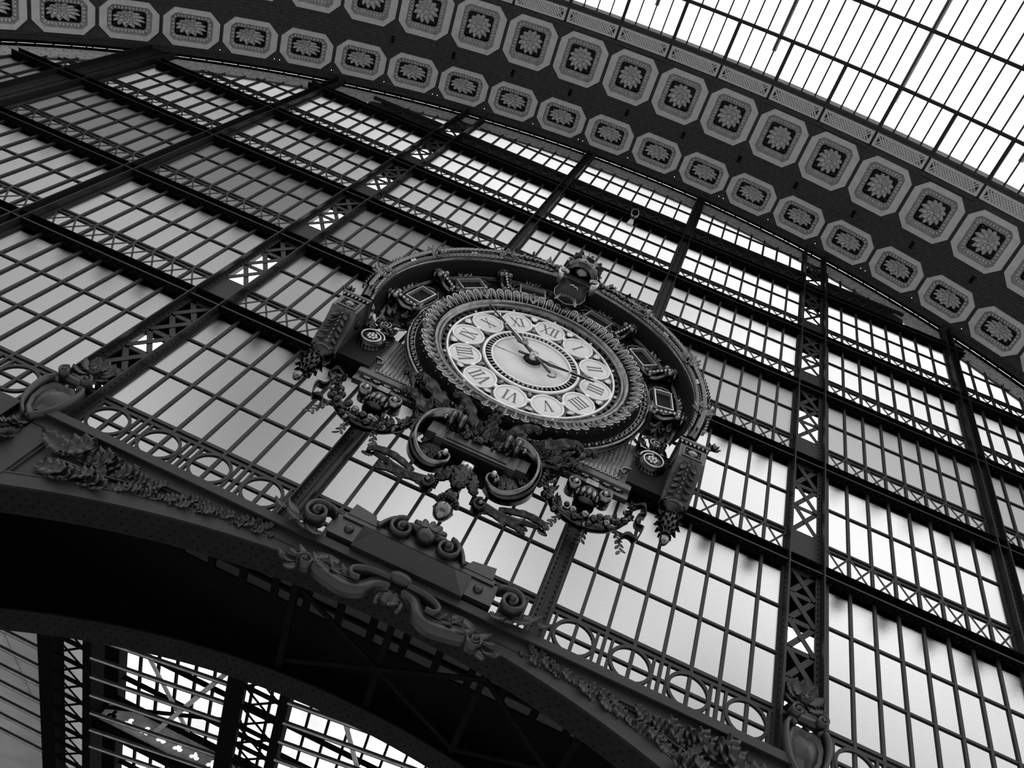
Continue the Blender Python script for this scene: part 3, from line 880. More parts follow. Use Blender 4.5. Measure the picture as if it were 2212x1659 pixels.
for k, x in enumerate((-1.4, 0.1, 1.6, 3.1, 4.5)):
    b = MB().box(x - 0.05, x + 0.05, 0.25, 2.45, zp(x) + 0.06, zp(x) + 0.16).obj('cross_beam', 'iron_black')
    tag(b, 'dark cross beam joining the two portal arch girders', 'beam', 'cross beams inside the portal passage')

# ------------------------------------------------------------------ leaf sprays in the spandrels
for s in (-1, 1):
    E = empty('leaf_spray', (s * 4.2, -0.2, 9.1))
    tag(E, 'dark carved spray of jagged leaves in the portal spandrel on the dial\'s %s side' % SIDE(s), 'carving', 'leaf sprays in the portal spandrels')
    rr = random.Random(5)
    stem = MB(); pts = []
    for i in range(13):
        x = 5.25 - 3.5 * i / 12; zc_ = (9.55 + max(zp(x, PR + 0.25), 8.2)) / 2
        pts.append((s * x, -0.21, zc_ + 0.03 * math.sin(i * 2)))
    stem.tube(pts, [0.035 - 0.002 * i for i in range(13)], 6).obj('stem', 'portal_ornament', E, True)
    for i in range(40):
        t = (i / 40) ** 1.15
        x = 5.30 - 3.3 * t
        lo, hi = zp(x, PR + 0.25), 9.55
        h = max(0.05, hi - lo)
        z = lo + h * (0.22 if i % 2 else 0.72) + rr.uniform(-0.08, 0.08) * h
        L = min(0.58, max(0.26, h * 0.75)) * rr.uniform(0.85, 1.1)
        slope = math.atan2(zp(x - 0.1) - zp(x), 0.1)
        ang = slope * 0.5 + (0.30 if i % 2 == 0 else -0.12) + rr.uniform(-0.25, 0.25)
        if i % 9 == 4: ang += PI * 0.75
        d = (-s * math.cos(ang), -0.12, math.sin(ang))
        nr = (rr.uniform(-0.35, 0.35), -1, rr.uniform(-0.45, 0.1))
        put_leaf(MB(), (s * x, -0.185 - 0.02 * (i % 3), z), d, nr, L, 1.0, LEAF_HOLLY).obj('leaf', 'portal_ornament', E, True)
    for i in range(9):
        t = i / 9; x = 5.0 - 2.9 * t; lo = zp(x, PR + 0.25); z = (lo + 9.54) / 2 + rr.uniform(-0.08, 0.08)
        b = MB()
        for q in range(4): b.ell((s * x + rr.uniform(-.06, .06), -0.25, z + rr.uniform(-.06, .06)), 0.03, 0.03, 0.03, 6, 4)
        b.obj('berries', 'portal_ornament', E, True)

# ------------------------------------------------------------------ cartouche over the crown of the portal
E = empty('portal_cartouche', (0, -0.4, 9.6))
tag(E, 'dark cartouche with faceted bar, shell crest and scrolls on the portal crown', 'cartouche')
pm = 'portal_ornament'
# faceted bar
zb0, zb1, yb = 9.86, 10.28, -0.46
mb = MB().add([(-0.86, yb, zb0), (0.86, yb, zb0), (0.86, yb, zb1), (-0.86, yb, zb1), (-0.62, yb - 0.22, 10.05), (0.62, yb - 0.22, 10.05),
               (-0.86, -0.2, zb0), (0.86, -0.2, zb0), (0.86, -0.2, zb1), (-0.86, -0.2, zb1)],
              [(0, 1, 5, 4), (3, 4, 5, 2), (0, 4, 3), (1, 2, 5), (0, 6, 7, 1), (3, 2, 8, 9), (0, 3, 9, 6), (1, 7, 8, 2), (6, 9, 8, 7)])
mb.obj('faceted_bar', pm, E)
MB().box(-1.28, 1.28, -0.42, -0.22, 9.95, 10.34).obj('bar_block', pm, E)
MB().box(-1.20, 1.20, -0.45, -0.2, 10.30, 10.40).obj('bar_ledge', pm, E)
for s in (-1, 1):
    MB().ell((s * 1.02, -0.43, 10.14), 0.075, 0.06, 0.075, 12, 6).obj('boss', pm, E, True)
    a, b = sorted((s * 0.78, s * 1.12))
    MB().prism([(s * 0.70, 10.38), (s * 0.78, 10.56), (s * 1.14, 10.62), (s * 1.16, 10.38)] if s > 0 else [(s * 1.16, 10.38), (s * 1.14, 10.62), (s * 0.78, 10.56), (s * 0.70, 10.38)], -0.46, -0.30).obj('crest_tab', pm, E)
    # crest volutes
    c = MB().strip(spiral(s * 0.36, 10.52, 0.20, 1.6, PI/2, -s, 30), 0.045, -0.56, -0.34)
    c.strip(spl([(s * 0.36, 10.72), (s * 0.52, 10.66), (s * 0.62, 10.52), (s * 0.68, 10.38)], 6), 0.05, -0.52, -0.34)
    o = c.obj('crest_scroll', pm, E, True)
    MB().ell((s * 0.36, -0.56, 10.52), 0.05, 0.07, 0.05, 8, 5).obj('scroll_eye', pm, o, True)
    # end volutes with ribbon
    c = MB().strip(spiral(s * 1.52, 10.10, 0.21, 1.7, PI * 0.7 if s > 0 else PI * 0.3, -s, 30), 0.05, -0.58, -0.34)
    c.strip(spl([(s * 1.28, 10.26), (s * 1.38, 10.30), (s * 1.52, 10.31)], 5), 0.06, -0.55, -0.34)
    o = c.obj('end_scroll', pm, E, True)
    MB().ell((s * 1.52, -0.58, 10.10), 0.05, 0.08, 0.05, 8, 5).obj('scroll_eye', pm, o, True)
    for k, (dx, dz, L, an) in enumerate(((1.62, 9.94, 0.34, -0.2), (1.75, 9.98, 0.30, 0.35), (1.42, 9.88, 0.3, -0.5), (1.95, 10.0, 0.25, 0.1), (1.30, 9.84, 0.28, -0.3))):
        put_leaf(MB(), (s * dx, -0.42, dz), (s * math.cos(an), -0.2, math.sin(an)), (0, -1, 0.4), L, 1.0, LEAF).obj('ribbon_leaf', pm, E, True)
    # sweeping S scroll on the archivolt
    p = spl([(s * 0.10, 9.60), (s * 0.30, 9.52), (s * 0.42, 9.36), (s * 0.62, 9.27), (s * 0.88, 9.30), (s * 1.10, 9.36), (s * 1.16, 9.46), (s * 1.04, 9.53), (s * 0.86, 9.52)], 7)
    q = spl([(s * 0.10, 9.66), (s * 0.34, 9.66), (s * 0.52, 9.62), (s * 0.66, 9.52), (s * 0.62, 9.42), (s * 0.50, 9.42)], 7)
    k = len(p)
    MB().strip(p, [0.11 + 0.05 * math.sin(PI * i / (k - 1)) for i in range(k)], -0.40, -0.20).obj('s_scroll', pm, E, True)
    MB().strip(q, 0.05, -0.47, -0.22).obj('s_scroll', pm, E, True)
    o = MB().strip(spiral(s * 1.28, 9.34, 0.12, 1.5, PI, s, 24), 0.035, -0.42, -0.22).obj('tail_scroll', pm, E, True)
    MB().ell((s * 1.28, -0.42, 9.34), 0.035, 0.05, 0.035, 8, 5).obj('scroll_eye', pm, o, True)
    for k in range(8):
        t = k / 7; x = 0.62 + 0.75 * t; z = 9.42 + 0.04 * math.sin(k)
        put_leaf(MB(), (s * x, -0.36, z), (s * 0.9, -0.2, 0.35 - 0.8 * (k % 2)), (0, -1, 0.2), 0.24, 0.9, LEAF).obj('acanthus_leaf', pm, E, True)
    for k, (x, z, an) in enumerate(((1.40, 9.32, -0.3), (1.48, 9.28, 0.2), (1.36, 9.26, -0.9))):
        put_leaf(MB(), (s * x, -0.32, z), (s * math.cos(an), -0.1, math.sin(an)), (0, -1, 0.2), 0.22, 1.1, LEAF).obj('acanthus_leaf', pm, E, True)
    o = MB().ell((s * 0.16, -0.30, 9.36), 0.06, 0.05, 0.12, 8, 6).obj('hanging_leaf', pm, E, True)
for k in range(7):
    an = PI * (0.08 + 0.84 * k / 6)
    MB().ell((0, 0, 0), 0.065, 0.09, 0.14, 8, 6, Matrix.Translation((0.20 * math.cos(an), -0.46, 10.60 + 0.20 * math.sin(an))) @ Matrix.Rotation(PI/2 - an, 4, 'Y')).obj('shell_lobe', pm, E, True)
MB().ell((0, -0.52, 10.56), 0.15, 0.12, 0.16, 12, 8).obj('shell_bud', pm, E, True)
for k in range(5):
    an = PI * (0.1 + 0.2 * k)
    put_leaf(MB(), (0.03 * math.cos(an), -0.62, 10.62), (math.cos(an), 0.2, 0.4 + 0.2 * math.sin(an)), (0, -1, 0.3), 0.16).obj('bud_leaf', pm, E, True)
MB().prism([(-0.66, 10.36), (0.66, 10.36), (0.55, 10.60), (0.3, 10.76), (0, 10.82), (-0.3, 10.76), (-0.55, 10.60)], -0.40, -0.30).obj('crest_plate', pm, E)
MB().ell((0, -0.44, 9.70), 0.19, 0.10, 0.10, 14, 8).obj('centre_cabochon', pm, E, True)
put_leaf(MB(), (0, -0.34, 9.52), (0, -0.15, -1), (0, -1, 0), 0.38, 1.2, LEAF).obj('hanging_leaf', pm, E, True)

# ------------------------------------------------------------------ carved shields at the foot of the pilasters
for s in (-1, 1):
    x0 = s * 5.99
    E = empty('pilaster_ornament', (x0, -0.2, 9.2))
    tag(E, 'carved shield with scroll and flower at the pilaster foot on the dial\'s %s side' % SIDE(s), 'carving', 'carved shields at the pilaster feet')
    # shield
    zs = 10.08
    out_ = [(0, -0.40), (0.12, -0.28), (0.21, -0.08), (0.235, 0.14), (0.19, 0.30), (0.09, 0.33), (0, 0.30), (-0.09, 0.33), (-0.19, 0.30), (-0.235, 0.14), (-0.21, -0.08), (-0.12, -0.28)]
    vs = []
    for f_, y in ((1.22, -0.10), (1.18, -0.30), (1.02, -0.33), (0.90, -0.28), (0.80, -0.29), (0.5, -0.37), (0.0, -0.40)):
        vs.append([(x0 + x * f_, y, zs + z * f_) for x, z in out_])
    loft(vs).obj('shield', pm, E, True)
    for t in (-1, 1):
        MB().strip(spl([(x0 + t * 0.05, zs - 0.46), (x0 + t * 0.22, zs - 0.26), (x0 + t * 0.30, zs + 0.02), (x0 + t * 0.31, zs + 0.30), (x0 + t * 0.24, zs + 0.42), (x0 + t * 0.17, zs + 0.36)], 6), [0.05] * 31, [-0.36 - 0.05 * math.sin(PI * i / 30) for i in range(31)], -0.10).obj('shield_scroll', pm, E, True)
        for q in range(3): put_leaf(MB(), (x0 + t * 0.20, -0.16, zs + 0.40 + 0.12 * q), (t * 0.9, -0.25, 0.5 - 0.4 * q), (0, -1, 0.2), 0.20, 1.0, LEAF).obj('leaf', pm, E, True)
    # rolled scroll
    b = MB(); b.spin([(0.0, -0.26), (0.09, -0.26), (0.13, -0.22), (0.10, -0.1), (0.11, 0.1), (0.13, 0.22), (0.09, 0.26), (0, 0.26)], 14, Matrix.Translation((x0, -0.26, 10.64)) @ Matrix.Rotation(PI/2, 4, 'Y') @ Matrix.Diagonal((0.8, 0.8, 0.9, 1)))
    b.obj('scroll_roll', pm, E, True)
    for t in (-1, 1):
        o = MB().strip(spiral(x0 + t * 0.18, 10.63, 0.10, 1.4, PI/2, -t, 20), 0.03, -0.46, -0.2).obj('roll_volute', pm, E, True)
    # flower
    o = MB().ell((x0, -0.24, 11.06), 0.085, 0.08, 0.11, 12, 8).obj('flower_disc', pm, E, True)
    for q in range(6):
        an = 2 * PI * q / 6
        MB().ell((x0 + 0.05 * math.cos(an), -0.31, 11.06 + 0.055 * math.sin(an)), 0.018, 0.02, 0.02, 6, 4).obj('seed', pm, o, True)
    for q in range(10):
        an = 2 * PI * q / 10 + 0.3
        put_leaf(MB(), (x0 + 0.08 * math.cos(an), -0.15, 11.06 + 0.1 * math.sin(an)), (math.cos(an), -0.30, math.sin(an) * 1.3), (0.2 * math.sin(an * 3), -1, 0.3), 0.29, 1.3, LEAF).obj('leaf', pm, E, True)
    for q in range(12):
        x = x0 + rnd.uniform(-0.22, 0.22); z = 9.62 - 0.06 * q
        an = rnd.uniform(-2.6, -0.5)
        put_leaf(MB(), (x, -0.20, z), (math.cos(an), -0.4, math.sin(an)), (rnd.uniform(-.3, .3), -1, 0.2), 0.30, 1.2, LEAF_HOLLY).obj('leaf', pm, E, True)
    MB().box(x0 - 0.3, x0 + 0.3, -0.12, -0.04, 8.2, 10.1).obj('back_plate', pm, E)

# ------------------------------------------------------------------ the hall beyond the passage
for k, xc in enumerate((-6.18, -2.05)):
    E = empty('lattice_girder', (xc, 8, 10.5))
    tag(E, ['dark laced ceiling girder beside the plaster cove beyond the rear portal arch', 'dark laced ceiling girder under the far skylight, away from the plaster cove'][k], 'girder', 'laced ceiling girders beyond the passage')
    y0, y1 = 3.0, 16.0; zb = 10.5
    for dx, w in ((-0.42, 0.36), (0.55, 0.20)):
        MB().box(xc + dx - w / 2, xc + dx + w / 2, y0, y1, zb, zb + 0.03).obj('flange', 'iron_black', E)
        MB().box(xc + dx - 0.02, xc + dx + 0.02, y0, y1, zb + 0.03, zb + 0.5).obj('web_plate', 'iron_black', E)
    y = y0
    while y < y1 - 0.6:
        a, b = xc - 0.24, xc + 0.45
        m = MB().bar((a, y, zb + 0.015), (b, y + 0.64, zb + 0.015), 0.05, 0.015, (0, 0, 1)); m.bar((b, y, zb + 0.03), (a, y + 0.64, zb + 0.03), 0.05, 0.015, (0, 0, 1))
        m.obj('lacing_bar', 'iron_black', E)
        MB().box(a, b, y - 0.05, y + 0.05, zb, zb + 0.04).obj('lacing_tie', 'iron_black', E)
        y += 0.64
def rail(p, q, w_):
    E = empty('ceiling_rail', ((p[0] + q[0]) / 2, p[1], p[2]))
    tag(E, 'slim riveted iron rail ' + w_, 'rail', 'rails ' + w_)
    MB().bar(p, q, 0.10, 0.05, (0, 0, 1)).obj('rail_bar', 'iron_bar', E)
    MB().bar((p[0], p[1] - 0.03, p[2] - 0.03), (q[0], q[1] - 0.03, q[2] - 0.03), 0.03, 0.03, (0, 0, 1)).obj('rail_lip', 'iron_rib', E)
for k in range(7): rail((-9.6, 6.9 + 0.64 * k, 10.5), (-6.75, 6.9 + 0.64 * k, 10.5), 'between the plaster cove and the first laced girder')
for k in range(7): rail((-5.53, 5.70 + 0.64 * k, 10.5), (-2.62, 5.70 + 0.64 * k, 10.90), 'between the two laced girders beyond the passage')
for k in range(6): rail((-1.42, 4.75 + 0.64 * k, 10.5), (1.5, 4.75 + 0.64 * k, 10.85), 'past the second laced girder beyond the passage')
# skylight over it
wn += 1
E = empty('window_%d' % wn, (-2, 9, 12)); structure(E)
for j, (ya, yb_) in enumerate(((3.2, 4.4), (4.4, 5.6), (5.6, 6.8), (6.8, 8.0), (8.0, 9.2), (9.2, 10.4), (10.4, 11.6), (11.6, 12.8), (12.8, 14.0))):
    MB().box(-6.0, 4.0, ya - 0.03, ya + 0.03, 11.96, 12.06).obj('transom_bar', 'iron_black', E)
    for i in range(22):
        xa = -5.9 + 0.45 * i
        link('pane', unit('skylight_pane', lambda: MB().box(-0.225, 0.225, -0.6, 0.6, 0, 0.006), 'roof_glass'), E, Matrix.Translation((xa + 0.225, (ya + yb_) / 2, 12.02)))
        link('glazing_bar', unit('skylight_bar', lambda: MB().box(-0.025, 0.025, -0.6, 0.6, -0.05, 0.03), 'iron_black'), E, Matrix.Translation((xa, (ya + yb_) / 2, 12.02)))
for k, (xa, ya) in enumerate(((-4.9, 6.9), (-4.5, 6.9), (0.0, 5.8), (0.45, 5.8))):
    for q in range(4): MB().box(xa, xa + 0.42, ya + 0.22 * q, ya + 0.22 * q + 0.04, 12.06, 12.10).obj('louvre_bar', 'iron_black', E)
MB().box(-6.70, -5.85, 3.0, 16.0, 11.8, 12.1).obj('skylight_kerb', 'iron_black', E)
for k in range(13): MB().box(-7.9, -6.7, 3.0 + k, 3.97 + k, 12.02, 12.03).obj('frosted_pane', 'frosted_glass', E)
# plaster cove
o = MB().add([(-7.9, 3.0, 12.05), (-11.5, 3.0, 11.0), (-11.5, 20, 11.0), (-7.9, 20, 12.05), (-7.9, 3.0, 12.35), (-11.5, 3.0, 11.3), (-11.5, 20, 11.3), (-7.9, 20, 12.35)],
             [(0, 1, 2, 3), (7, 6, 5, 4), (0, 4, 5, 1), (1, 5, 6, 2), (2, 6, 7, 3), (3, 7, 4, 0)]).obj('ceiling_cove', 'plaster'); structure(o)
# board with trefoil cut-outs
E = empty('trefoil_board', (-3.8, 9, 10.75))
tag(E, 'grey fascia board with pale trefoil openings beyond the passage', 'board')
bz0, bz1 = 10.72, 11.32
tre = []
x = -5.6
cells = []
while x < 1.0:
    # each cell: a square plate with a trefoil opening, made of ring sectors
    cx, cz = x + 0.205, 11.04
    o8 = []
    prof = []
    for q in range(36):
        an = 2 * PI * q / 36
        r = 0.05
        for ca in (PI/2, PI/2 + 2*PI/3, PI/2 - 2*PI/3):
            dx, dz = 0.065 * math.cos(ca), 0.065 * math.sin(ca)
            b = math.cos(an) * dx + math.sin(an) * dz; disc = b * b - (0.065**2 - 0.06**2)
            if disc > 0: r = max(r, b + math.sqrt(disc))
        prof.append((cx + r * math.cos(an), cz + r * math.sin(an)))
        t = 1 / max(abs(math.cos(an)) / 0.205, abs(math.sin(an)) / 0.28)
        o8.append((cx + t * math.cos(an), cz + t * math.sin(an)))
    mb = loft([[(a, 8.97, b) for a, b in o8], [(a, 8.97, b) for a, b in prof], [(a, 9.03, b) for a, b in prof], [(a, 9.03, b) for a, b in o8]])
    mb.obj('trefoil_panel', 'iron_rib', E)
    x += 0.41
MB().box(-5.6, 1.0, 8.9, 9.1, 10.62, 10.78).obj('board_rail', 'iron_black', E)
MB().box(-5.6, 1.0, 8.9, 9.1, 11.30, 11.42).obj('board_rail', 'iron_black', E)
for k, (p, q) in enumerate((((-5.4, 6.0, 11.4), (-3.4, 9.6, 11.4)), ((-3.0, 6.0, 11.4), (-4.6, 9.4, 11.0)), ((-5.6, 8.8, 11.0), (-2.6, 7.6, 11.4)), ((-0.8, 5.2, 11.4), (0.6, 8.6, 11.4)), ((-8.4, 6.6, 10.9), (-7.4, 9.6, 10.9)))):
    b = MB().bar(p, q, 0.10, 0.03, (0, 0, 1)).obj('diagonal_brace', 'iron_rib' if k != 2 else 'iron_black')
    tag(b, 'flat diagonal brace crossing under the far skylight', 'brace', 'diagonal braces beyond the passage')

# ------------------------------------------------------------------ surveillance camera on the topmost transom
E = empty('surveillance_camera', (0.3, -0.35, 25.9))
tag(E, 'small surveillance camera with pale bracket hanging from the topmost transom', 'camera')
MB().spin([(0.0, -0.16), (0.05, -0.16), (0.05, -0.12), (0.115, -0.12), (0.12, 0.12), (0.06, 0.16), (0, 0.16)], 18, Matrix.Translation((0.33, -0.42, 25.78)) @ Matrix.Rotation(-0.6, 4, 'X')).obj('camera_body', 'camera_shell', E, True)
MB().spin([(0.0, -0.175), (0.095, -0.175), (0.10, -0.11)], 18, Matrix.Translation((0.33, -0.42, 25.78)) @ Matrix.Rotation(-0.6, 4, 'X')).obj('lens_ring', 'clock_black', E, True)
MB().prism([(0.24, 25.22), (0.42, 25.22), (0.38, 25.62), (0.28, 25.62)], -0.30, -0.22).obj('bracket_plate', 'camera_shell', E)
MB().box(0.31, 0.35, -0.40, -0.18, 25.6, 26.14).obj('bracket_arm', 'iron', E)
# ------------------------------------------------------------------ the great clock
CZ = 16.05
CK = empty('wall_clock', (0, -0.3, 11.3))
tag(CK, 'huge ornate gilded clock with roman numeral dial hung on the glazed gable', 'clock')
D2 = PI / 180
def pol(r, deg, y):
    return (r * math.sin(deg * D2), y, CZ + r * math.cos(deg * D2))
def rad(deg, y=0.0, r=0.0):
    # local x tangential (clockwise), local z outwards, local y = world y, at radius r
    s, c = math.sin(deg * D2), math.cos(deg * D2)
    return Matrix(((c, 0, s, r * s), (0, 1, 0, y), (-s, 0, c, CZ + r * c), (0, 0, 0, 1)))
FULL = (0, 2 * PI)
# --- plates
MB().lathe(0, CZ, [(0, -0.30), (2.5, -0.30), (2.5, -0.24), (0, -0.24)], 0, 2*PI, 72).obj('back_plate', 'clock_black', CK)
MB().lathe(0, CZ, [(0.0, -0.50), (1.86, -0.50), (1.86, -0.28)], 0, 2*PI, 96).obj('dial_ground', 'gilt_dark', CK, False)
# --- centre
MB().lathe(0, CZ, [(0.0, -0.525), (0.5, -0.522), (0.79, -0.512), (0.80, -0.50)], 0, 2*PI, 72).obj('centre_disc', 'enamel', CK, True)
MB().box(-0.79, -0.14, -0.5275, -0.52, CZ - 0.004, CZ + 0.004).obj('disc_seam', 'numeral_paint', CK)
MB().lathe(0, CZ, [(0.80, -0.50), (0.80, -0.535), (0.835, -0.535), (0.84, -0.515), (0.95, -0.515), (0.955, -0.54), (1.005, -0.54), (1.01, -0.50)], 0, 2*PI, 96).obj('inner_ring', 'ring_pale', CK)
tooth = MB(); tooth.prism([(-0.022, 0), (0.022, 0), (0.016, 0.085), (0.0, 0.105), (-0.016, 0.085)], -0.545, -0.51)
tooth = tooth.mesh('ring_tooth', 'gilt')
for i in range(60): link('ring_tooth', tooth, CK, rad(i * 6, 0, 0.84))
MB().lathe(0, CZ, [(0.835, -0.519), (0.95, -0.519)], 0, 2*PI, 72).obj('inner_ring_ground', 'clock_black', CK)
# --- numerals
def numeral(txt, H=0.315):
    mb = MB(); w = {'I': 0.085, 'V': 0.20, 'X': 0.20}; gap = 0.012
    tot = sum(w[c] for c in txt) + gap * (len(txt) - 1); x = -tot / 2; h = H / 2; y0, y1 = -0.004, 0.0
    def serif(cx, z, ww):
        mb.prism([(cx - ww, z - 0.006), (cx + ww, z - 0.006), (cx + ww, z + 0.006), (cx - ww, z + 0.006)], y0 - 0.001, y1)
    def stroke(xa, za, xb, zb, t):
        mb.prism([(xa - t, za), (xa + t, za), (xb + t, zb), (xb - t, zb)], y0, y1)
    for c in txt:
        m = x + w[c] / 2
        if c == 'I': stroke(m, -h, m, h, 0.02); serif(m, -h, 0.042); serif(m, h, 0.042)
        if c == 'V': stroke(m, -h, m - 0.07, h, 0.021); stroke(m + 0.004, -h, m + 0.075, h, 0.009); serif(m - 0.07, h, 0.04); serif(m + 0.075, h, 0.03)
        if c == 'X': stroke(m + 0.07, -h, m - 0.07, h, 0.021); stroke(m - 0.07, -h, m + 0.07, h, 0.009); serif(m - 0.07, h, 0.038); serif(m + 0.07, h, 0.032); serif(m - 0.07, -h, 0.032); serif(m + 0.07, -h, 0.038)
        x += w[c] + gap
    return mb
PLQ = MB().lathe(0, 0, [(0.0, -0.548), (0.25, -0.545), (0.292, -0.535), (0.30, -0.52)], 0, 2*PI, 40).mesh('numeral_plaque', 'enamel', True)
RIM = MB().lathe(0, 0, [(0.292, -0.53), (0.300, -0.555), (0.330, -0.555), (0.340, -0.50)], 0, 2*PI, 40).mesh('plaque_rim', 'ring_pale')
CON = MB().box(-0.035, 0.035, -0.545, -0.50, -0.04, 0.04).mesh('plaque_link', 'ring_pale')
NUM = ['I', 'II', 'III', 'IIII', 'V', 'VI', 'VII', 'VIII', 'IX', 'X', 'XI', 'XII']
SPR = MB()
for q in (-0.6, -0.25, 0.25, 0.6, 0.0): put_leaf(SPR, (0, -0.505, 0.0), (math.sin(q), -0.25, math.cos(q)), (0, -1, 0.1), 0.17, 0.55, LEAF_PLAIN)
SPR = SPR.mesh('dial_leaf_spray', 'gilt_light', True)
BUD = MB().ell((0, -0.52, 0), 0.05, 0.04, 0.08, 8, 6).mesh('dial_bud', 'gilt', True)
for i, t in enumerate(NUM):
    a = (i + 1) * 30
    p = link('numeral_plaque', PLQ, CK, rad(a, 0.03, 1.377))
    link_under('plaque_rim', RIM, p, Matrix())
    nm = numeral(t).mesh('numeral', 'numeral_paint')
    sc = 0.97
    link_under('numeral', nm, p, Matrix.Translation((0, -0.546, 0)) @ Matrix.Diagonal((sc if len(t) < 4 else 0.88, 1, sc, 1)))
    link('plaque_link', CON, CK, rad(a + 15, 0, 1.33))
    link('dial_leaf_spray', SPR, CK, rad(a + 15, 0, 1.52))
    link('dial_bud', BUD, CK, rad(a + 15, 0, 1.13))
# --- stud band
MB().lathe(0, CZ, [(1.70, -0.50), (1.70, -0.54), (1.735, -0.54), (1.74, -0.50)], 0, 2*PI, 96).obj('dial_fillet', 'ring_pale', CK)
STU = MB().ell((0, 0, 0), 0.036, 0.036, 0.036, 8, 6).mesh('stud', 'gilt_dark', True)
STL = MB().ell((0, 0, 0), 0.034, 0.03, 0.034, 8, 6).mesh('stud_light', 'gilt_light', True)
for i in range(60): link('stud', STL if i % 5 == 0 else STU, CK, rad(i * 6, -0.52, 1.79))
# --- bezel
MB().lathe(0, CZ, [(1.845, -0.50), (1.85, -0.57), (1.87, -0.60), (1.885, -0.58), (1.90, -0.60), (1.95, -0.66), (1.985, -0.66), (2.0, -0.63), (2.03, -0.62), (2.05, -0.60)], 0, 2*PI, 120).obj('bezel_ring', 'gilt', CK, True)
MB().lathe(0, CZ, [(2.03, -0.61), (2.12, -0.68), (2.22, -0.71), (2.27, -0.67), (2.28, -0.56), (2.31, -0.48), (2.34, -0.42)], 0, 2*PI, 120).obj('gadroon_ground', 'clock_black', CK, True)
# gadroon = U shaped bright rim round a dark lobe
rim = MB(); path = []
for q in range(13):
    an = PI * q / 12
    path.append((0.070 * math.cos(an), -0.70 - 0.03 * math.sin(an), 0.175 + 0.075 * math.sin(an)))
path = [(0.052, -0.62, 0.01), (0.062, -0.67, 0.09)] + path + [(-0.062, -0.67, 0.09), (-0.052, -0.62, 0.01)]
rim.tube(path, 0.018, 6)
rim.tube([(x * 0.45, y - 0.005, 0.03 + (z - 0.03) * 0.80) for x, y, z in path[1:-1]], 0.012, 5)
GRIM = rim.mesh('gadroon', 'gilt_mid', True)
GCOR = MB().ell((0, -0.68, 0.12), 0.036, 0.06, 0.12, 8, 6).mesh('gadroon_core', 'gilt', True)
GBAL = MB().ell((0, -0.66, 0.262), 0.024, 0.024, 0.024, 6, 5).mesh('gadroon_bead', 'gilt', True)
CLA = MB()
put_leaf(CLA, (0, -0.64, 0.0), (0, -0.3, 1), (0, -1, -0.2), 0.30, 0.75, LEAF)
put_leaf(CLA, (0.03, -0.66, 0.05), (0.35, -0.3, 1), (0, -1, -0.2), 0.22, 0.7, LEAF)
put_leaf(CLA, (-0.03, -0.66, 0.05), (-0.35, -0.3, 1), (0, -1, -0.2), 0.22, 0.7, LEAF)
CLA.ell((0, -0.72, 0.14), 0.03, 0.03, 0.04, 6, 5)
CLA = CLA.mesh('leaf_clasp', 'gilt', True)
for i in range(72):
    a = i * 5 + 2.5
    if i % 6 == 2: link('leaf_clasp', CLA, CK, rad(a, 0, 2.02)); continue
    g = link('gadroon', GRIM, CK, rad(a, 0, 2.02))
    link_under('gadroon_core', GCOR, g, Matrix()); link_under('gadroon_bead', GBAL, g, Matrix())
# egg ring
MB().lathe(0, CZ, [(2.32, -0.40), (2.33, -0.47), (2.36, -0.45), (2.44, -0.43), (2.455, -0.46), (2.47, -0.485), (2.515, -0.47), (2.525, -0.30)], 0, 2*PI, 120).obj('outer_ring', 'gilt', CK, True)
EGG = MB().ell((0, 0, 0), 0.046, 0.05, 0.052, 8, 6).mesh('egg', 'gilt', True)
DRT = MB().prism([(-0.014, -0.045), (0.014, -0.045), (0.008, 0.045), (-0.008, 0.045)], -0.03, 0.0).mesh('dart', 'gilt')
for i in range(90):
    link('egg', EGG, CK, rad(i * 4, -0.465, 2.405)); link('dart', DRT, CK, rad(i * 4 + 2, -0.455, 2.405))
# --- hands
def hand(name, a, L, tail, y, wmax, m):
    M = rad(a, y, 0)
    pts = [(0.0, L), (0.018, L * 0.80), (0.032, L * 0.62), (0.014, L * 0.58), (0.05, L * 0.40), (wmax, L * 0.26), (0.03, L * 0.2), (0.045, 0.12), (0.045, 0.0), (0.02, -tail * 0.5), (0.026, -tail * 0.9), (0.0, -tail)]
    poly = pts + [(-x, z) for x, z in pts[-2:0:-1]]
    h = link(name, MB().prism(poly, -0.015, 0.015).mesh(name, m), CK, M)
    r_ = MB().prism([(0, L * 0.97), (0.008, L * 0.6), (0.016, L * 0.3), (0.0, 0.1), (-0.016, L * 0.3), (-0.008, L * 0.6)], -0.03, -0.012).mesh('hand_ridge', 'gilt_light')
    link_under('hand_ridge', r_, h, Matrix())
    k = MB().ell((0, 0, L * 0.6), 0.05, 0.03, 0.02, 8, 5).ell((0, 0, L * 0.6), 0.022, 0.03, 0.05, 8, 5).mesh('hand_knot', 'gilt_light', True)
    link_under('hand_knot', k, h, Matrix())
    return h
hand('hour_hand', 88, 1.30, 0.32, -0.63, 0.075, 'gilt_dark')
mh = hand('minute_hand', -50.7, 1.76, 0.60, -0.69, 0.10, 'gilt_dark')
cr = MB().ring(0, -0.62, 0.085, 0.115, -0.015, 0.015, PI * 0.55, PI * 1.45, 16).mesh('crescent', 'gilt')
link_under('crescent', cr, mh, Matrix())
lv = MB()
for q in (-0.5, 0, 0.5): put_leaf(lv, (0, -0.02, 0.28), (math.sin(q), -0.1, math.cos(q)), (0, -1, 0), 0.20, 0.5, LEAF)
link_under('hand_leaf', lv.mesh('hand_leaf', 'gilt', True), mh, Matrix())
MB().lathe(0, CZ, [(0.0, -0.60), (0.14, -0.60), (0.175, -0.58), (0.20, -0.53), (0.20, -0.51)], 0, 2*PI, 36).obj('hub_rosette', 'clock_black', CK, True)
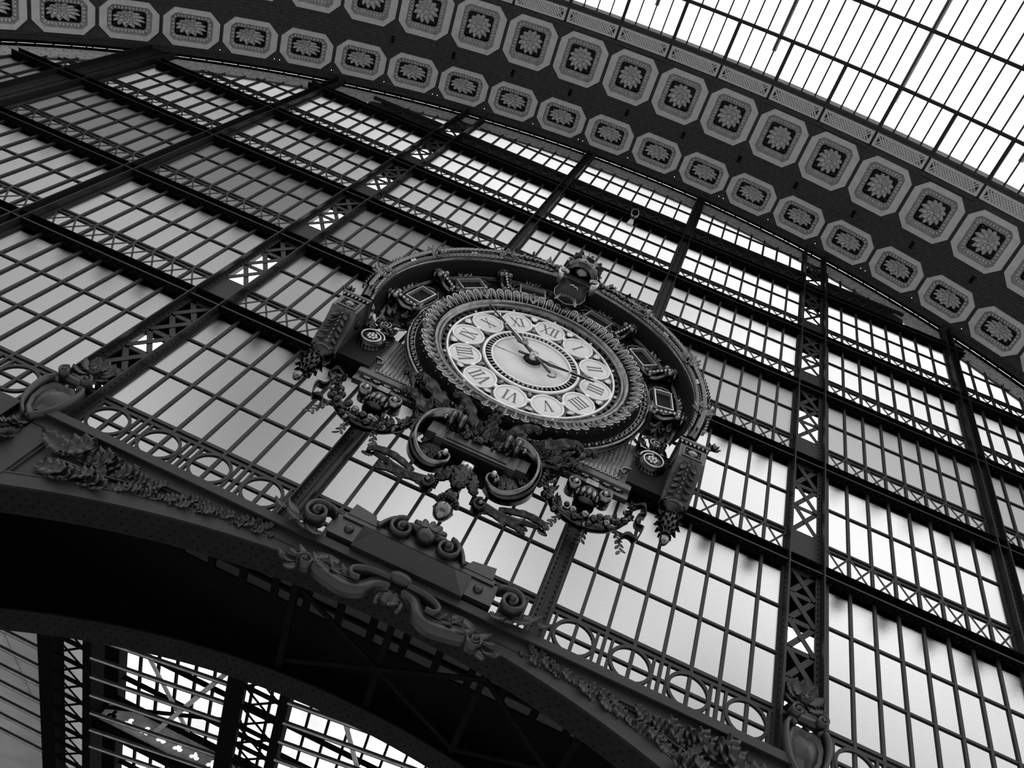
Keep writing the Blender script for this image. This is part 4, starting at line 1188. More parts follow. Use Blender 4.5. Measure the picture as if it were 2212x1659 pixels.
for i in range(18): link('hub_petal', unit('hub_petal', lambda: MB().ell((0, -0.60, 0.10), 0.014, 0.012, 0.06, 6, 4), 'gilt_dark'), CK, rad(i * 20))
MB().ring(0, CZ, 0.185, 0.21, -0.56, -0.52, 0, 2*PI, 36).obj('hub_ring', 'gilt_light', CK)
MB().lathe(0, CZ, [(0.0, -0.74), (0.03, -0.74), (0.035, -0.725), (0.085, -0.725), (0.09, -0.60)], 0, 2*PI, 24).obj('hub_cap', 'gilt_light', CK, True)

# --- hood: dark ground, cove and laurel arch
HA = 104 * D2
MB().lathe(0, CZ, [(2.40, -0.36), (2.54, -0.40), (3.06, -0.42)], -HA, HA, 96).obj('hood_ground', 'clock_black', CK)
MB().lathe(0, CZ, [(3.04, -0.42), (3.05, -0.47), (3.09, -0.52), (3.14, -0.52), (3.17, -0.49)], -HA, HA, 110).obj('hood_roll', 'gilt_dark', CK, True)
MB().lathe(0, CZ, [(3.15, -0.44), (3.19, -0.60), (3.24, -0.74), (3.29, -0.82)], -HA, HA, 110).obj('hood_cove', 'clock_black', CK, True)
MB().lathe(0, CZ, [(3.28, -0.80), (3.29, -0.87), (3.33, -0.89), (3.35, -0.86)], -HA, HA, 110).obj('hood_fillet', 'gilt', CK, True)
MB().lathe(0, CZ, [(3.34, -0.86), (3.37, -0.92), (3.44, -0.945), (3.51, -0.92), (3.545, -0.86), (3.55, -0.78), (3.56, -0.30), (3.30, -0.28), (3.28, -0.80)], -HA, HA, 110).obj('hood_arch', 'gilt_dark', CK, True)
LL = MB(); put_leaf(LL, (0, 0, 0), (0, 1, 0), (0, 0, 1), 0.19, 0.95, LEAF_PLAIN); LL = LL.mesh('laurel_leaf', 'gilt', True)
n = 0; a = 100
while a > 13:
    for s in (-1, 1):
        for mi, off in ((0.55, 0.0), (1.55, 1.1), (2.55, 0.0)):
            aa = (a - off) * s
            mr = 0.122
            rr_ = 3.445 + mr * math.cos(mi); yy = -0.845 - mr * math.sin(mi) * 0.95
            p = pol(rr_, aa, yy)
            t = Vector((-s * math.cos(aa * D2), 0, s * math.sin(aa * D2)))
            nrm = Vector((math.cos(mi) * math.sin(aa * D2), -math.sin(mi), math.cos(mi) * math.cos(aa * D2)))
            link('laurel_leaf', LL, CK, frame(p, t + nrm * 0.25, nrm)); n += 1
    a -= 1.85
# bands and knots on the laurel
for a in (-70.5, -42.5, 42.5, 70.5):
    b = MB()
    for k in range(3):
        pr = [(3.445 + 0.125 * math.cos(q * PI / 6), -0.845 - 0.12 * math.sin(q * PI / 6)) for q in range(-1, 8)]
        b.lathe(0, CZ, pr, (a - 1.2 + k * 0.85) * D2, (a - 0.6 + k * 0.85) * D2, 2)
    b.obj('laurel_band', 'gilt_light', CK, True)
for a in (-87, -58, -28.8, 28.8, 58, 87):
    o = MB()
    for s in (-1, 1):
        o.strip([(x, z) for x, z in spiral(s * 0.11, 0.0, 0.11, 1.5, PI/2, -s, 20)], 0.030, -0.15, 0.0)
    put = o.mesh('knot_scroll', 'gilt', True)
    k = link('laurel_knot', put, CK, rad(a, -0.86, 3.44))
    q = MB()
    for j in range(9):
        an = 2 * PI * j / 9
        put_leaf(q, (0.03 * math.cos(an), -0.06, 0.03 * math.sin(an)), (math.cos(an), -0.15, math.sin(an)), (0, -1, 0), 0.24, 0.8, LEAF)
    q.ell((0, -0.14, 0), 0.05, 0.05, 0.05, 8, 6)
    q.ell((0.0, 0.0, 0.17), 0.055, 0.055, 0.055, 8, 6)
    link_under('knot_leaves', q.mesh('knot_leaves', 'gilt', True), k, Matrix())
# square frames with their scrolls
FRM = MB()
for a_, b_, c_, d_ in ((-0.30, 0.30, 0.165, 0.19), (-0.30, 0.30, -0.19, -0.165), (-0.30, -0.275, -0.165, 0.165), (0.275, 0.30, -0.165, 0.165)):
    FRM.box(a_, b_, -0.10, 0.0, c_, d_)
FRM = FRM.mesh('panel_frame', 'gilt_light')
FBK = MB().box(-0.28, 0.28, -0.015, 0.0, -0.17, 0.17).mesh('frame_panel', 'clock_black')
FSC = MB()
for s in (-1, 1):
    FSC.tube([(x, -0.05, z) for x, z in spiral(s * 0.30, 0.30, 0.10, 1.4, -PI/2 if s > 0 else -PI/2, s, 24)], 0.016, 5)
    FSC.tube([(s * 0.30, -0.05, 0.20), (s * 0.42, -0.05, 0.14), (s * 0.47, -0.05, 0.0), (s * 0.42, -0.05, -0.16), (s * 0.30, -0.05, -0.22)], 0.016, 5)
    FSC.tube([(x, -0.05, z) for x, z in spiral(s * 0.36, -0.02, 0.085, 1.2, PI/2, s, 20)], 0.013, 5)
FSC.tube(spl([(-0.34, -0.05, -0.22), (-0.2, -0.06, -0.29), (0, -0.07, -0.31), (0.2, -0.06, -0.29), (0.34, -0.05, -0.22)], 4), 0.017, 5)
FSC = FSC.mesh('frame_scroll', 'gilt', True)
FTP = MB().ell((0, -0.07, 0.36), 0.05, 0.04, 0.07, 8, 6)
for q in (-1.1, -0.5, 0, 0.5, 1.1): put_leaf(FTP, (0.03 * q, -0.05, 0.30), (math.sin(q), -0.2, math.cos(q)), (0, -1, 0), 0.18, 0.7, LEAF)
FTP = FTP.mesh('frame_crest', 'gilt', True)
for a in (-76.5, -46.5, -16.5, 16.5, 46.5, 76.5):
    f = link('panel_frame', FRM, CK, rad(a, -0.44, 2.785))
    for nm, me in (('frame_panel', FBK), ('frame_scroll', FSC), ('frame_crest', FTP)): link_under(nm, me, f, Matrix())
# brackets between the frames
BRK = MB()
for s in (-1, 1):
    BRK.spin([(0.0, -0.05), (0.07, -0.05), (0.075, -0.02), (0.075, 0.02), (0.07, 0.05), (0.0, 0.05)], 14, Matrix.Translation((s * 0.10, -0.22, 0.26)) @ Matrix.Rotation(PI/2, 4, 'Y'))
    BRK.spin([(0.0, -0.04), (0.05, -0.04), (0.05, 0.04), (0.0, 0.04)], 12, Matrix.Translation((s * 0.09, -0.14, -0.20)) @ Matrix.Rotation(PI/2, 4, 'Y'))
    BRK.strip([(s * 0.10, -0.2), (s * 0.095, 0.0), (s * 0.10, 0.22)], 0.07, [-0.14, -0.12, -0.24], 0.0)
BRK.box(-0.16, 0.16, -0.26, 0.0, 0.33, 0.38)
BRK = BRK.mesh('hood_bracket', 'gilt', True)
BBD = MB()
for i in range(6): BBD.ell((0, -0.26 + 0.02 * i, 0.26 - 0.085 * i), 0.034 - 0.002 * i, 0.034, 0.034, 8, 5)
BBD = BBD.mesh('bracket_bead', 'gilt_light', True)
BLF = MB()
for q in (-1.0, -0.4, 0.4, 1.0): put_leaf(BLF, (0.05 * q, -0.12, -0.22), (math.sin(q), -0.3, -math.cos(q)), (0, -1, 0), 0.20, 0.7, LEAF)
for q in (-0.5, 0.5): put_leaf(BLF, (0.03 * q, -0.2, 0.38), (math.sin(q), -0.9, math.cos(q)), (0, -0.6, -1), 0.28, 0.6, LEAF)
BLF = BLF.mesh('bracket_leaf', 'gilt', True)
for a in (-88, -59, -29.3, 29.3, 59, 88):
    b = link('hood_bracket', BRK, CK, rad(a, -0.42, 2.80))
    link_under('bracket_bead', BBD, b, Matrix()); link_under('bracket_leaf', BLF, b, Matrix())

# --- shield and mural crown at the top
sh = [(0.0, 18.22), (0.16, 18.30), (0.30, 18.46), (0.36, 18.70), (0.32, 18.95), (0.28, 19.12), (0.34, 19.24), (0.37, 19.38), (0.24, 19.44), (0.0, 19.42)]
shp = sh + [(-x, z) for x, z in sh[-2:0:-1]]
o = loft([[(x, -0.42, z) for x, z in shp], [(x, -0.80, z) for x, z in shp], [(x * 0.93, -0.86, 18.85 + (z - 18.85) * 0.95) for x, z in shp], [(x * 0.5, -0.93, 18.85 + (z - 18.85) * 0.5) for x, z in shp], [(0, -0.95, 18.85) for x, z in shp]]).obj('shield', 'clock_black', CK, True)
MB().tube([(x, -0.83, z) for x, z in shp + shp[:1]], 0.016, 5).obj('shield_border', 'gilt', o, True)
q = MB().tube([(-0.10, -0.93, 18.95), (-0.05, -0.96, 18.90), (-0.02, -0.96, 18.95), (0.03, -0.96, 18.88), (0.08, -0.95, 18.92), (0.12, -0.93, 18.86)], 0.016, 5)
q.obj('shield_charge', 'gilt_light', o, True)
b = MB()
for k in range(7): put_leaf(b, (-0.24 + 0.08 * k, -0.80, 18.30), (0.5 - 0.15 * k, -0.4, 0.8), (0, -1, 0.2), 0.22, 0.8, LEAF)
b.obj('shield_leaves', 'gilt', o, True)
CRM = Matrix.Translation((0, -0.90, 19.46))
cw = MB().spin([(0.30, 0.0), (0.33, 0.05), (0.40, 0.08), (0.40, 0.13), (0.37, 0.16), (0.38, 0.32), (0.42, 0.36), (0.43, 0.40), (0.38, 0.40), (0.34, 0.2), (0.0, 0.1)], 28, CRM).obj('mural_crown', 'gilt', CK, True)
for k in range(8):
    a = 2 * PI * k / 8 + 0.2
    M = CRM @ Matrix.Rotation(a, 4, 'Z') @ Matrix.Translation((0.40, 0, 0.40))
    t = MB().box(-0.045, 0.045, -0.085, 0.085, -0.06, 0.10, M).box(-0.05, 0.05, -0.10, -0.045, 0.10, 0.15, M).box(-0.05, 0.05, 0.045, 0.10, 0.10, 0.15, M).box(-0.055, 0.055, -0.10, 0.10, -0.08, -0.05, M)
    t = t.obj('crown_tower', 'gilt', cw)
    MB().box(0.045, 0.055, -0.03, 0.03, -0.03, 0.06, M).obj('tower_window', 'clock_black', cw)
for k in range(14):
    a = 2 * PI * k / 14
    M = CRM @ Matrix.Rotation(a, 4, 'Z') @ Matrix.Translation((0.385, 0, 0.24)) @ Matrix.Rotation(PI/2, 4, 'Z') @ Matrix.Rotation(PI, 4, 'X')
    pr = MB().ring(0, 0, 0.062, 0.085, -0.012, 0.012, -PI/2, PI/2, 8)
    MB().add(pr.v, pr.f, M).obj('crown_scallop', 'gilt_light', cw)
for s in (-1, 1):
    MB().strip(spl([(s * 0.34, 19.22), (s * 0.44, 19.30), (s * 0.46, 19.44), (s * 0.36, 19.52), (s * 0.26, 19.46)], 5), 0.05, -1.0, -0.72).obj('crown_scroll', 'gilt_light', CK, True)
    # fruit and leaf garlands running down from the crown
    rr = random.Random(3)
    for k in range(26):
        a = s * (7 + 20 * k / 26)
        p = pol(3.45 + rr.uniform(-0.06, 0.12), a, -0.90 + rr.uniform(-0.04, 0.05))
        an = rr.uniform(0, 2 * PI)
        d = Vector((s * math.cos(a * D2), 0, -s * math.sin(a * D2))) * 0.8 + Vector((math.cos(an), -0.4, math.sin(an))) * 0.7
        put_leaf(MB(), p, d, (rr.uniform(-.5, .5), -1, rr.uniform(-.2, .8)), rr.uniform(0.16, 0.26), 0.9, LEAF).obj('garland_leaf', 'gilt', CK, True)
    for k in range(10):
        a = s * (8 + 16 * k / 10)
        p = pol(3.50 + rr.uniform(-0.05, 0.10), a, -0.93)
        MB().ell(p, 0.055, 0.055, 0.055, 8, 6).obj('garland_fruit', 'gilt', CK, True)
    for a, L in ((13, 0.26), (22, 0.22)):
        put_leaf(MB(), pol(3.55, s * a, -0.86), (0.15 * s, -0.1, 1), (0, -1, 0.2), L, 0.9, LEAF).obj('garland_leaf', 'gilt', CK, True)

# --- consoles carrying the arch ends
for s in (-1, 1):
    xc = s * 3.43
    def ex(poly, hw): return extr_x(poly, xc - hw, xc + hw)
    C_ = ex([(-0.25, 15.06), (-0.97, 15.06), (-0.97, 15.00), (-0.25, 15.00)], 0.29).obj('console_cap', 'clock_panel', CK)
    for k in range(7):
        x = xc - 0.24 + 0.08 * k
        MB().add([(x - 0.035, -0.96, 15.0), (x + 0.035, -0.96, 15.0), (x, -0.95, 14.91), (x - 0.035, -0.90, 15.0), (x + 0.035, -0.90, 15.0), (x, -0.90, 14.91)], [(0, 2, 1), (3, 4, 5), (0, 3, 5, 2), (1, 2, 5, 4), (0, 1, 4, 3)]).obj('cap_leaf', 'gilt', C_)
    blk = [(-0.25, 15.0), (-0.91, 15.0), (-0.91, 14.90), (-0.94, 14.88), (-0.94, 14.50), (-0.91, 14.47), (-0.82, 14.40), (-0.70, 14.28), (-0.60, 14.12), (-0.52, 13.98), (-0.44, 13.90), (-0.38, 13.86), (-0.25, 13.86)]
    B_ = ex(blk, 0.25).obj('console', 'clock_panel', CK)
    # recessed panel with a cabochon on the front
    fr = MB()
    for a_, b_, c_, d_ in ((-0.19, 0.19, 14.80, 14.84), (-0.19, 0.19, 14.54, 14.58), (-0.19, -0.15, 14.58, 14.80), (0.15, 0.19, 14.58, 14.80)):
        fr.box(xc + a_, xc + b_, -0.965, -0.93, c_, d_)
    fr.obj('panel_border', 'clock_panel', B_)
    MB().box(xc - 0.15, xc + 0.15, -0.945, -0.94, 14.58, 14.80).obj('panel_ground', 'clock_black', B_)
    MB().ell((xc, -0.95, 14.69), 0.10, 0.05, 0.085, 12, 8).obj('cabochon', 'gilt', B_, True)
    for t in (-1, 1): MB().ell((xc + t * 0.12, -0.95, 14.69 - 0.05 * t), 0.022, 0.02, 0.022, 6, 5).obj('panel_bead', 'gilt', B_, True)
    # acanthus running down the concave front, with a string of beads
    for t in (-1, 1):
        for k in range(6):
            f = k / 5; y = -0.86 + 0.40 * f; z = 14.44 - 0.50 * f
            put_leaf(MB(), (xc + t * 0.05, y - 0.02, z), (t * (0.55 + 0.1 * k), 0.3, -0.9), (0, -0.8, -0.6), 0.22, 0.8, LEAF).obj('console_leaf', 'gilt_dark', B_, True)
    for k in range(9):
        f = k / 8; MB().ell((xc, -0.87 + 0.43 * f, 14.42 - 0.52 * f), 0.022 + 0.016 * f, 0.03, 0.03 + 0.012 * f, 8, 6).obj('console_bead', 'gilt', B_, True)
    for k in range(5):
        an = PI * (0.1 + 0.2 * k); put_leaf(MB(), (xc, -0.84, 14.40), (math.cos(an), -0.3, 0.35 * math.sin(an)), (0, -1, -0.6), 0.15, 0.9, LEAF).obj('console_leaf', 'gilt_dark', B_, True)
    MB().ell((xc + s * 0.27, -0.62, 14.62), 0.035, 0.10, 0.10, 10, 6).obj('console_boss', 'gilt_dark', B_, True)
    MB().ell((xc - s * 0.27, -0.62, 14.62), 0.035, 0.10, 0.10, 10, 6).obj('console_boss', 'gilt_dark', B_, True)
    # pine cone pendant
    M = Matrix.Translation((xc, -0.30, 13.86)) @ Matrix.Diagonal((1, 1, 1.12, 1))
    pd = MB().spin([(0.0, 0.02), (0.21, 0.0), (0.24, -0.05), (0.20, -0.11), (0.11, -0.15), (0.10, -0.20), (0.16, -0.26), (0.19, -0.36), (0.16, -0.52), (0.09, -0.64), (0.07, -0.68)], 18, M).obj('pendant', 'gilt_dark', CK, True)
    for ring_ in range(5):
        for k in range(9):
            an = 2 * PI * (k + 0.5 * (ring_ % 2)) / 9; zz = -0.29 - 0.095 * ring_; r = (0.19, 0.21, 0.19, 0.16, 0.12)[ring_]
            put_leaf(MB(), (xc + r * 0.85 * math.cos(an), -0.30 + r * 0.85 * math.sin(an), 13.86 + zz + 0.04), (math.cos(an) * 0.5, math.sin(an) * 0.5, -0.9), (math.cos(an), math.sin(an), 0.3), 0.13, 0.9, LEAF_PLAIN).obj('cone_scale', 'gilt_dark', pd, True)
    fin = MB().ell((xc, -0.30, 12.97), 0.085, 0.085, 0.13, 12, 8).obj('pendant_tip', 'gilt', pd, True)
    for k in range(8):
        an = 2 * PI * k / 8
        MB().tube([(xc + 0.03 * math.cos(an), -0.30 + 0.03 * math.sin(an), 13.09), (xc + 0.088 * math.cos(an), -0.30 + 0.088 * math.sin(an), 12.97), (xc + 0.03 * math.cos(an), -0.30 + 0.03 * math.sin(an), 12.85)], 0.012, 5).obj('tip_rib', 'gilt', pd, True)
    # side flower sprigs at the arch end
    for k in range(8):
        an = 2 * PI * k / 8
        put_leaf(MB(), (s * 3.86 + 0.03 * math.cos(an), -0.60, 15.62 + 0.03 * math.sin(an)), (math.cos(an), -0.3, math.sin(an)), (0, -1, 0), 0.13, 0.9, LEAF).obj('sprig_leaf', 'gilt_dark', CK, True)
    MB().tube([(s * 3.60, -0.7, 15.35), (s * 3.74, -0.66, 15.45), (s * 3.86, -0.6, 15.60)], 0.03, 6).obj('sprig_stem', 'gilt_dark', CK, True)
    MB().ell((s * 3.86, -0.66, 15.62), 0.06, 0.06, 0.06, 8, 6).obj('sprig_bud', 'gilt', CK, True)
    MB().box(*sorted((s * 2.52, s * 3.70)), -0.40, -0.25, 13.9, 15.06).obj('console_back', 'clock_black', CK)

    # --- drum volute with rosette
    vx, vz = s * 2.84, 14.62
    dr = MB().lathe(vx, vz, [(0.0, -0.52), (0.20, -0.52), (0.24, -0.50), (0.26, -0.45), (0.25, -0.30), (0.22, -0.26), (0.24, -0.22)], 0, 2*PI, 36).obj('drum_volute', 'gilt_dark', CK, True)
    MB().tube([(x, -0.535, z) for x, z in spiral(vx, vz, 0.24, 1.25, PI if s > 0 else 0, -s, 36, 0.62)], 0.018, 5).obj('volute_spiral', 'gilt_light', dr, True)
    for k in range(7):
        an = 2 * PI * k / 7
        MB().ell((vx + 0.075 * math.cos(an), -0.535, vz + 0.075 * math.sin(an)), 0.034, 0.025, 0.034, 8, 5).obj('rosette_petal', 'gilt_light', dr, True)
    MB().ell((vx, -0.545, vz), 0.036, 0.025, 0.036, 8, 5).obj('rosette_eye', 'gilt_light', dr, True)
    for k in range(12):
        an = PI * (1.0 + k / 11)
        put_leaf(MB(), (vx + 0.235 * math.cos(an), -0.46, vz + 0.235 * math.sin(an)), (0.45 * math.cos(an + 0.6), 0.8, 0.45 * math.sin(an + 0.6)), (math.cos(an), -0.2, math.sin(an)), 0.24, 0.9, LEAF).obj('volute_leaf', 'gilt_dark', dr, True)
    for k in range(9):
        an = PI * (0.1 + 0.8 * k / 8)
        put_leaf(MB(), (vx + 0.18 * math.cos(an), -0.42, vz + 0.22 * math.sin(an)), (math.cos(an), 0.3, math.sin(an)), (0, -1, 0.3), 0.20, 0.9, LEAF).obj('volute_leaf', 'gilt_dark', dr, True)
    # fruit and foliage between volute and hood
    rr = random.Random(9)
    for k in range(26):
        x = s * rr.uniform(2.55, 3.15); z = rr.uniform(14.95, 15.85); an = rr.uniform(0, 2 * PI)
        if math.hypot(x, z - CZ) < 2.58: continue
        put_leaf(MB(), (x, -0.42, z), (math.cos(an), -0.4, math.sin(an)), (0, -1, 0.2), rr.uniform(0.16, 0.28), 0.9, LEAF).obj('foliage_leaf', 'gilt_dark', CK, True)
    for k in range(14):
        x = s * rr.uniform(2.60, 3.05); z = rr.uniform(15.0, 15.75)
        if math.hypot(x, z - CZ) < 2.6: continue
        MB().ell((x, -0.48, z), 0.05, 0.05, 0.05, 8, 6).obj('foliage_fruit', 'gilt_dark', CK, True)
    MB().tube([(x, -0.50, z) for x, z in spiral(s * 2.82, 15.18, 0.13, 1.7, PI/2, s, 26)], 0.025, 6).obj('foliage_scroll', 'gilt', CK, True)
    # --- fluted side panel
    xs = [1.50, 1.62, 1.75, 1.9, 2.05, 2.2, 2.35, 2.5, 2.62]
    poly = [(s * 1.50, 13.80), (s * 2.62, 13.80), (s * 2.62, 15.1)] + [(s * x, CZ - math.sqrt(2.5**2 - x * x)) for x in (2.3, 2.1, 1.9, 1.7, 1.5)]
    if s < 0: poly = poly[::-1]
    FP = MB().prism(poly, -0.33, -0.25).obj('flute_panel', 'clock_panel', CK)
    for k in range(10):
        x = 1.66 + 0.078 * k; zt = CZ - math.sqrt(max(0.01, 2.5**2 - (x + 0.02) ** 2)) - 0.01; zt = min(zt, 15.25); zb = 13.91
        path = [(s * (x - 0.026), -0.345, zt), (s * (x - 0.026), -0.345, zb + 0.03), (s * x - s * 0.014, -0.345, zb + 0.006), (s * x + s * 0.014, -0.345, zb + 0.006), (s * (x + 0.026), -0.345, zb + 0.03), (s * (x + 0.026), -0.345, zt)]
        f = MB().tube(path, 0.011, 5).obj('flute', 'gilt_mid', FP, True)
        MB().ell((s * x, -0.34, zb + (zt - zb) * 0.22), 0.012, 0.014, (zt - zb) * 0.2, 6, 5).obj('flute_reed', 'gilt', FP, True)
    a_, b_ = sorted((s * 2.50, s * 2.62)); MB().box(a_, b_, -0.36, -0.30, 13.8, 15.05).obj('panel_stile', 'clock_panel', FP)
    # side curl between the panel and the drum
    MB().tube([(s * 2.66, -0.36, 14.30), (s * 2.52, -0.38, 14.28), (s * 2.40, -0.40, 14.22), (s * 2.36, -0.40, 14.12), (s * 2.43, -0.40, 14.07), (s * 2.47, -0.40, 14.14)], 0.03, 6).obj('panel_curl', 'gilt', CK, True)
    # base slab with ball dentils
    a_, b_ = sorted((s * 1.42, s * 2.64))
    SL = extr_x([(-0.25, 13.80), (-0.40, 13.80), (-0.40, 13.68), (-0.34, 13.66), (-0.34, 13.56), (-0.36, 13.54), (-0.36, 13.46), (-0.25, 13.46)], a_, b_).obj('base_slab', 'clock_panel', CK)
    a2, b2 = sorted((s * 1.50, s * 2.55)); MB().box(a2, b2, -0.347, -0.338, 13.565, 13.655).obj('dentil_ground', 'clock_black', SL)
    for k in range(5):
        x = s * (1.62 + 0.20 * k)
        MB().ell((x, -0.37, 13.59), 0.036, 0.036, 0.036, 8, 6).obj('dentil_ball', 'gilt', SL, True)
        lf_ = MB()
        for q in (-0.9, 0.9, -0.4, 0.4): put_leaf(lf_, (x, -0.355, 13.64), (math.sin(q), -0.2, -0.5), (0, -1, 0), 0.085, 1.0, LEAF_PLAIN)
        lf_.obj('dentil_leaf', 'gilt_light', SL, True)
    # ionic capital under the slab
    cx_ = s * 1.98
    cp = MB().spin([(0.0, 0.0), (0.16, 0.0), (0.22, -0.06), (0.24, -0.14), (0.20, -0.28), (0.15, -0.33), (0.19, -0.36), (0.19, -0.40), (0.0, -0.42)], 20, Matrix.Translation((cx_, -0.26, 13.34))).obj('capital', 'gilt_dark', CK, True)
    for t in (-1, 1):
        o = MB().strip(spiral(cx_ + t * 0.27, 13.21, 0.14, 1.5, PI/2, -t, 26), 0.03, -0.50, -0.20).obj('capital_volute', 'gilt', cp, True)
        MB().ell((cx_ + t * 0.27, -0.50, 13.21), 0.035, 0.05, 0.035, 8, 6).obj('volute_eye', 'gilt_light', cp, True)
    MB().box(cx_ - 0.11, cx_ + 0.11, -0.50, -0.24, 13.27, 13.40).obj('capital_block', 'gilt', cp)
    for k in range(7):
        an = PI * (1.05 + 0.9 * k / 6); px, py = cx_ + 0.22 * math.cos(an), -0.26 + 0.22 * math.sin(an)
        MB().ell((px, py, 13.12), 0.044, 0.03, 0.10, 8, 6).obj('capital_lobe', 'gilt', cp, True)
    # swag of fruit
    rr = random.Random(21)
    pth = spl([(s * 2.78, -0.28, 13.38), (s * 2.70, -0.30, 12.96), (s * 2.42, -0.32, 12.58), (s * 2.02, -0.34, 12.42), (s * 1.62, -0.32, 12.54), (s * 1.34, -0.32, 12.84), (s * 1.20, -0.32, 13.20)], 6)
    SW = MB().tube(pth, [0.03 + 0.07 * math.sin(PI * i / (len(pth) - 1)) for i in range(len(pth))], 8).obj('swag', 'gilt_dark', CK, True)
    for i in range(46):
        f = i / 45; p = Vector(pth[int(f * (len(pth) - 1))]); w = 0.05 + 0.095 * math.sin(PI * f)
        q = p + Vector((rr.uniform(-w, w), -rr.uniform(0.2, 1.0) * w, rr.uniform(-w, w)))
        r = (0.03 + 0.055 * math.sin(PI * f)) * rr.uniform(0.6, 1.15)
        MB().ell(q, r, r, r * rr.uniform(0.9, 1.25), 8, 6).obj('swag_fruit', 'gilt_dark' if i % 3 else 'gilt', SW, True)
    for i in range(22):
        f = i / 21; p = Vector(pth[int(f * (len(pth) - 1))]); an = rr.uniform(0, 2 * PI)
        put_leaf(MB(), p + Vector((0, -0.08, 0)), (math.cos(an), -0.3, math.sin(an)), (0, -1, 0), 0.20, 0.7, LEAF).obj('swag_leaf', 'gilt_dark', SW, True)
    for (x, z, n_, dr_) in ((2.60, 12.62, 9, -1.9 if s < 0 else -1.2), (1.70, 12.42, 9, -1.2 if s < 0 else -1.9), (2.14, 12.36, 7, -1.57)):
        for k in range(n_):
            an = dr_ + (k % 2 * 2 - 1) * (0.35 + 0.1 * (k // 2)); base = Vector((s * x + 0.06 * k * math.cos(dr_), -0.36, z + 0.06 * k * math.sin(dr_)))
            put_leaf(MB(), base, (math.cos(an), -0.15, math.sin(an)), (rr.uniform(-.4, .4), -1, 0), 0.15, 0.75, LEAF_PLAIN).obj('sprig_leaf', 'gilt_dark', SW, True)
    # ribbon
    rb = spl([(s * 2.72, 13.42), (s * 2.92, 13.46), (s * 3.02, 13.30), (s * 2.88, 13.10), (s * 3.02, 12.88), (s * 2.96, 12.62), (s * 2.76, 12.58), (s * 2.72, 12.44)], 6)
    MB().strip(rb, 0.022, [-0.42 + 0.05 * math.sin(i * 0.7) for i in range(len(rb))], [-0.26 + 0.05 * math.sin(i * 0.7) for i in range(len(rb))]).obj('ribbon', 'gilt_dark', CK, True)
    MB().ell((s * 2.72, -0.34, 12.41), 0.035, 0.035, 0.035, 8, 6).obj('ribbon_tassel', 'gilt_dark', CK, True)

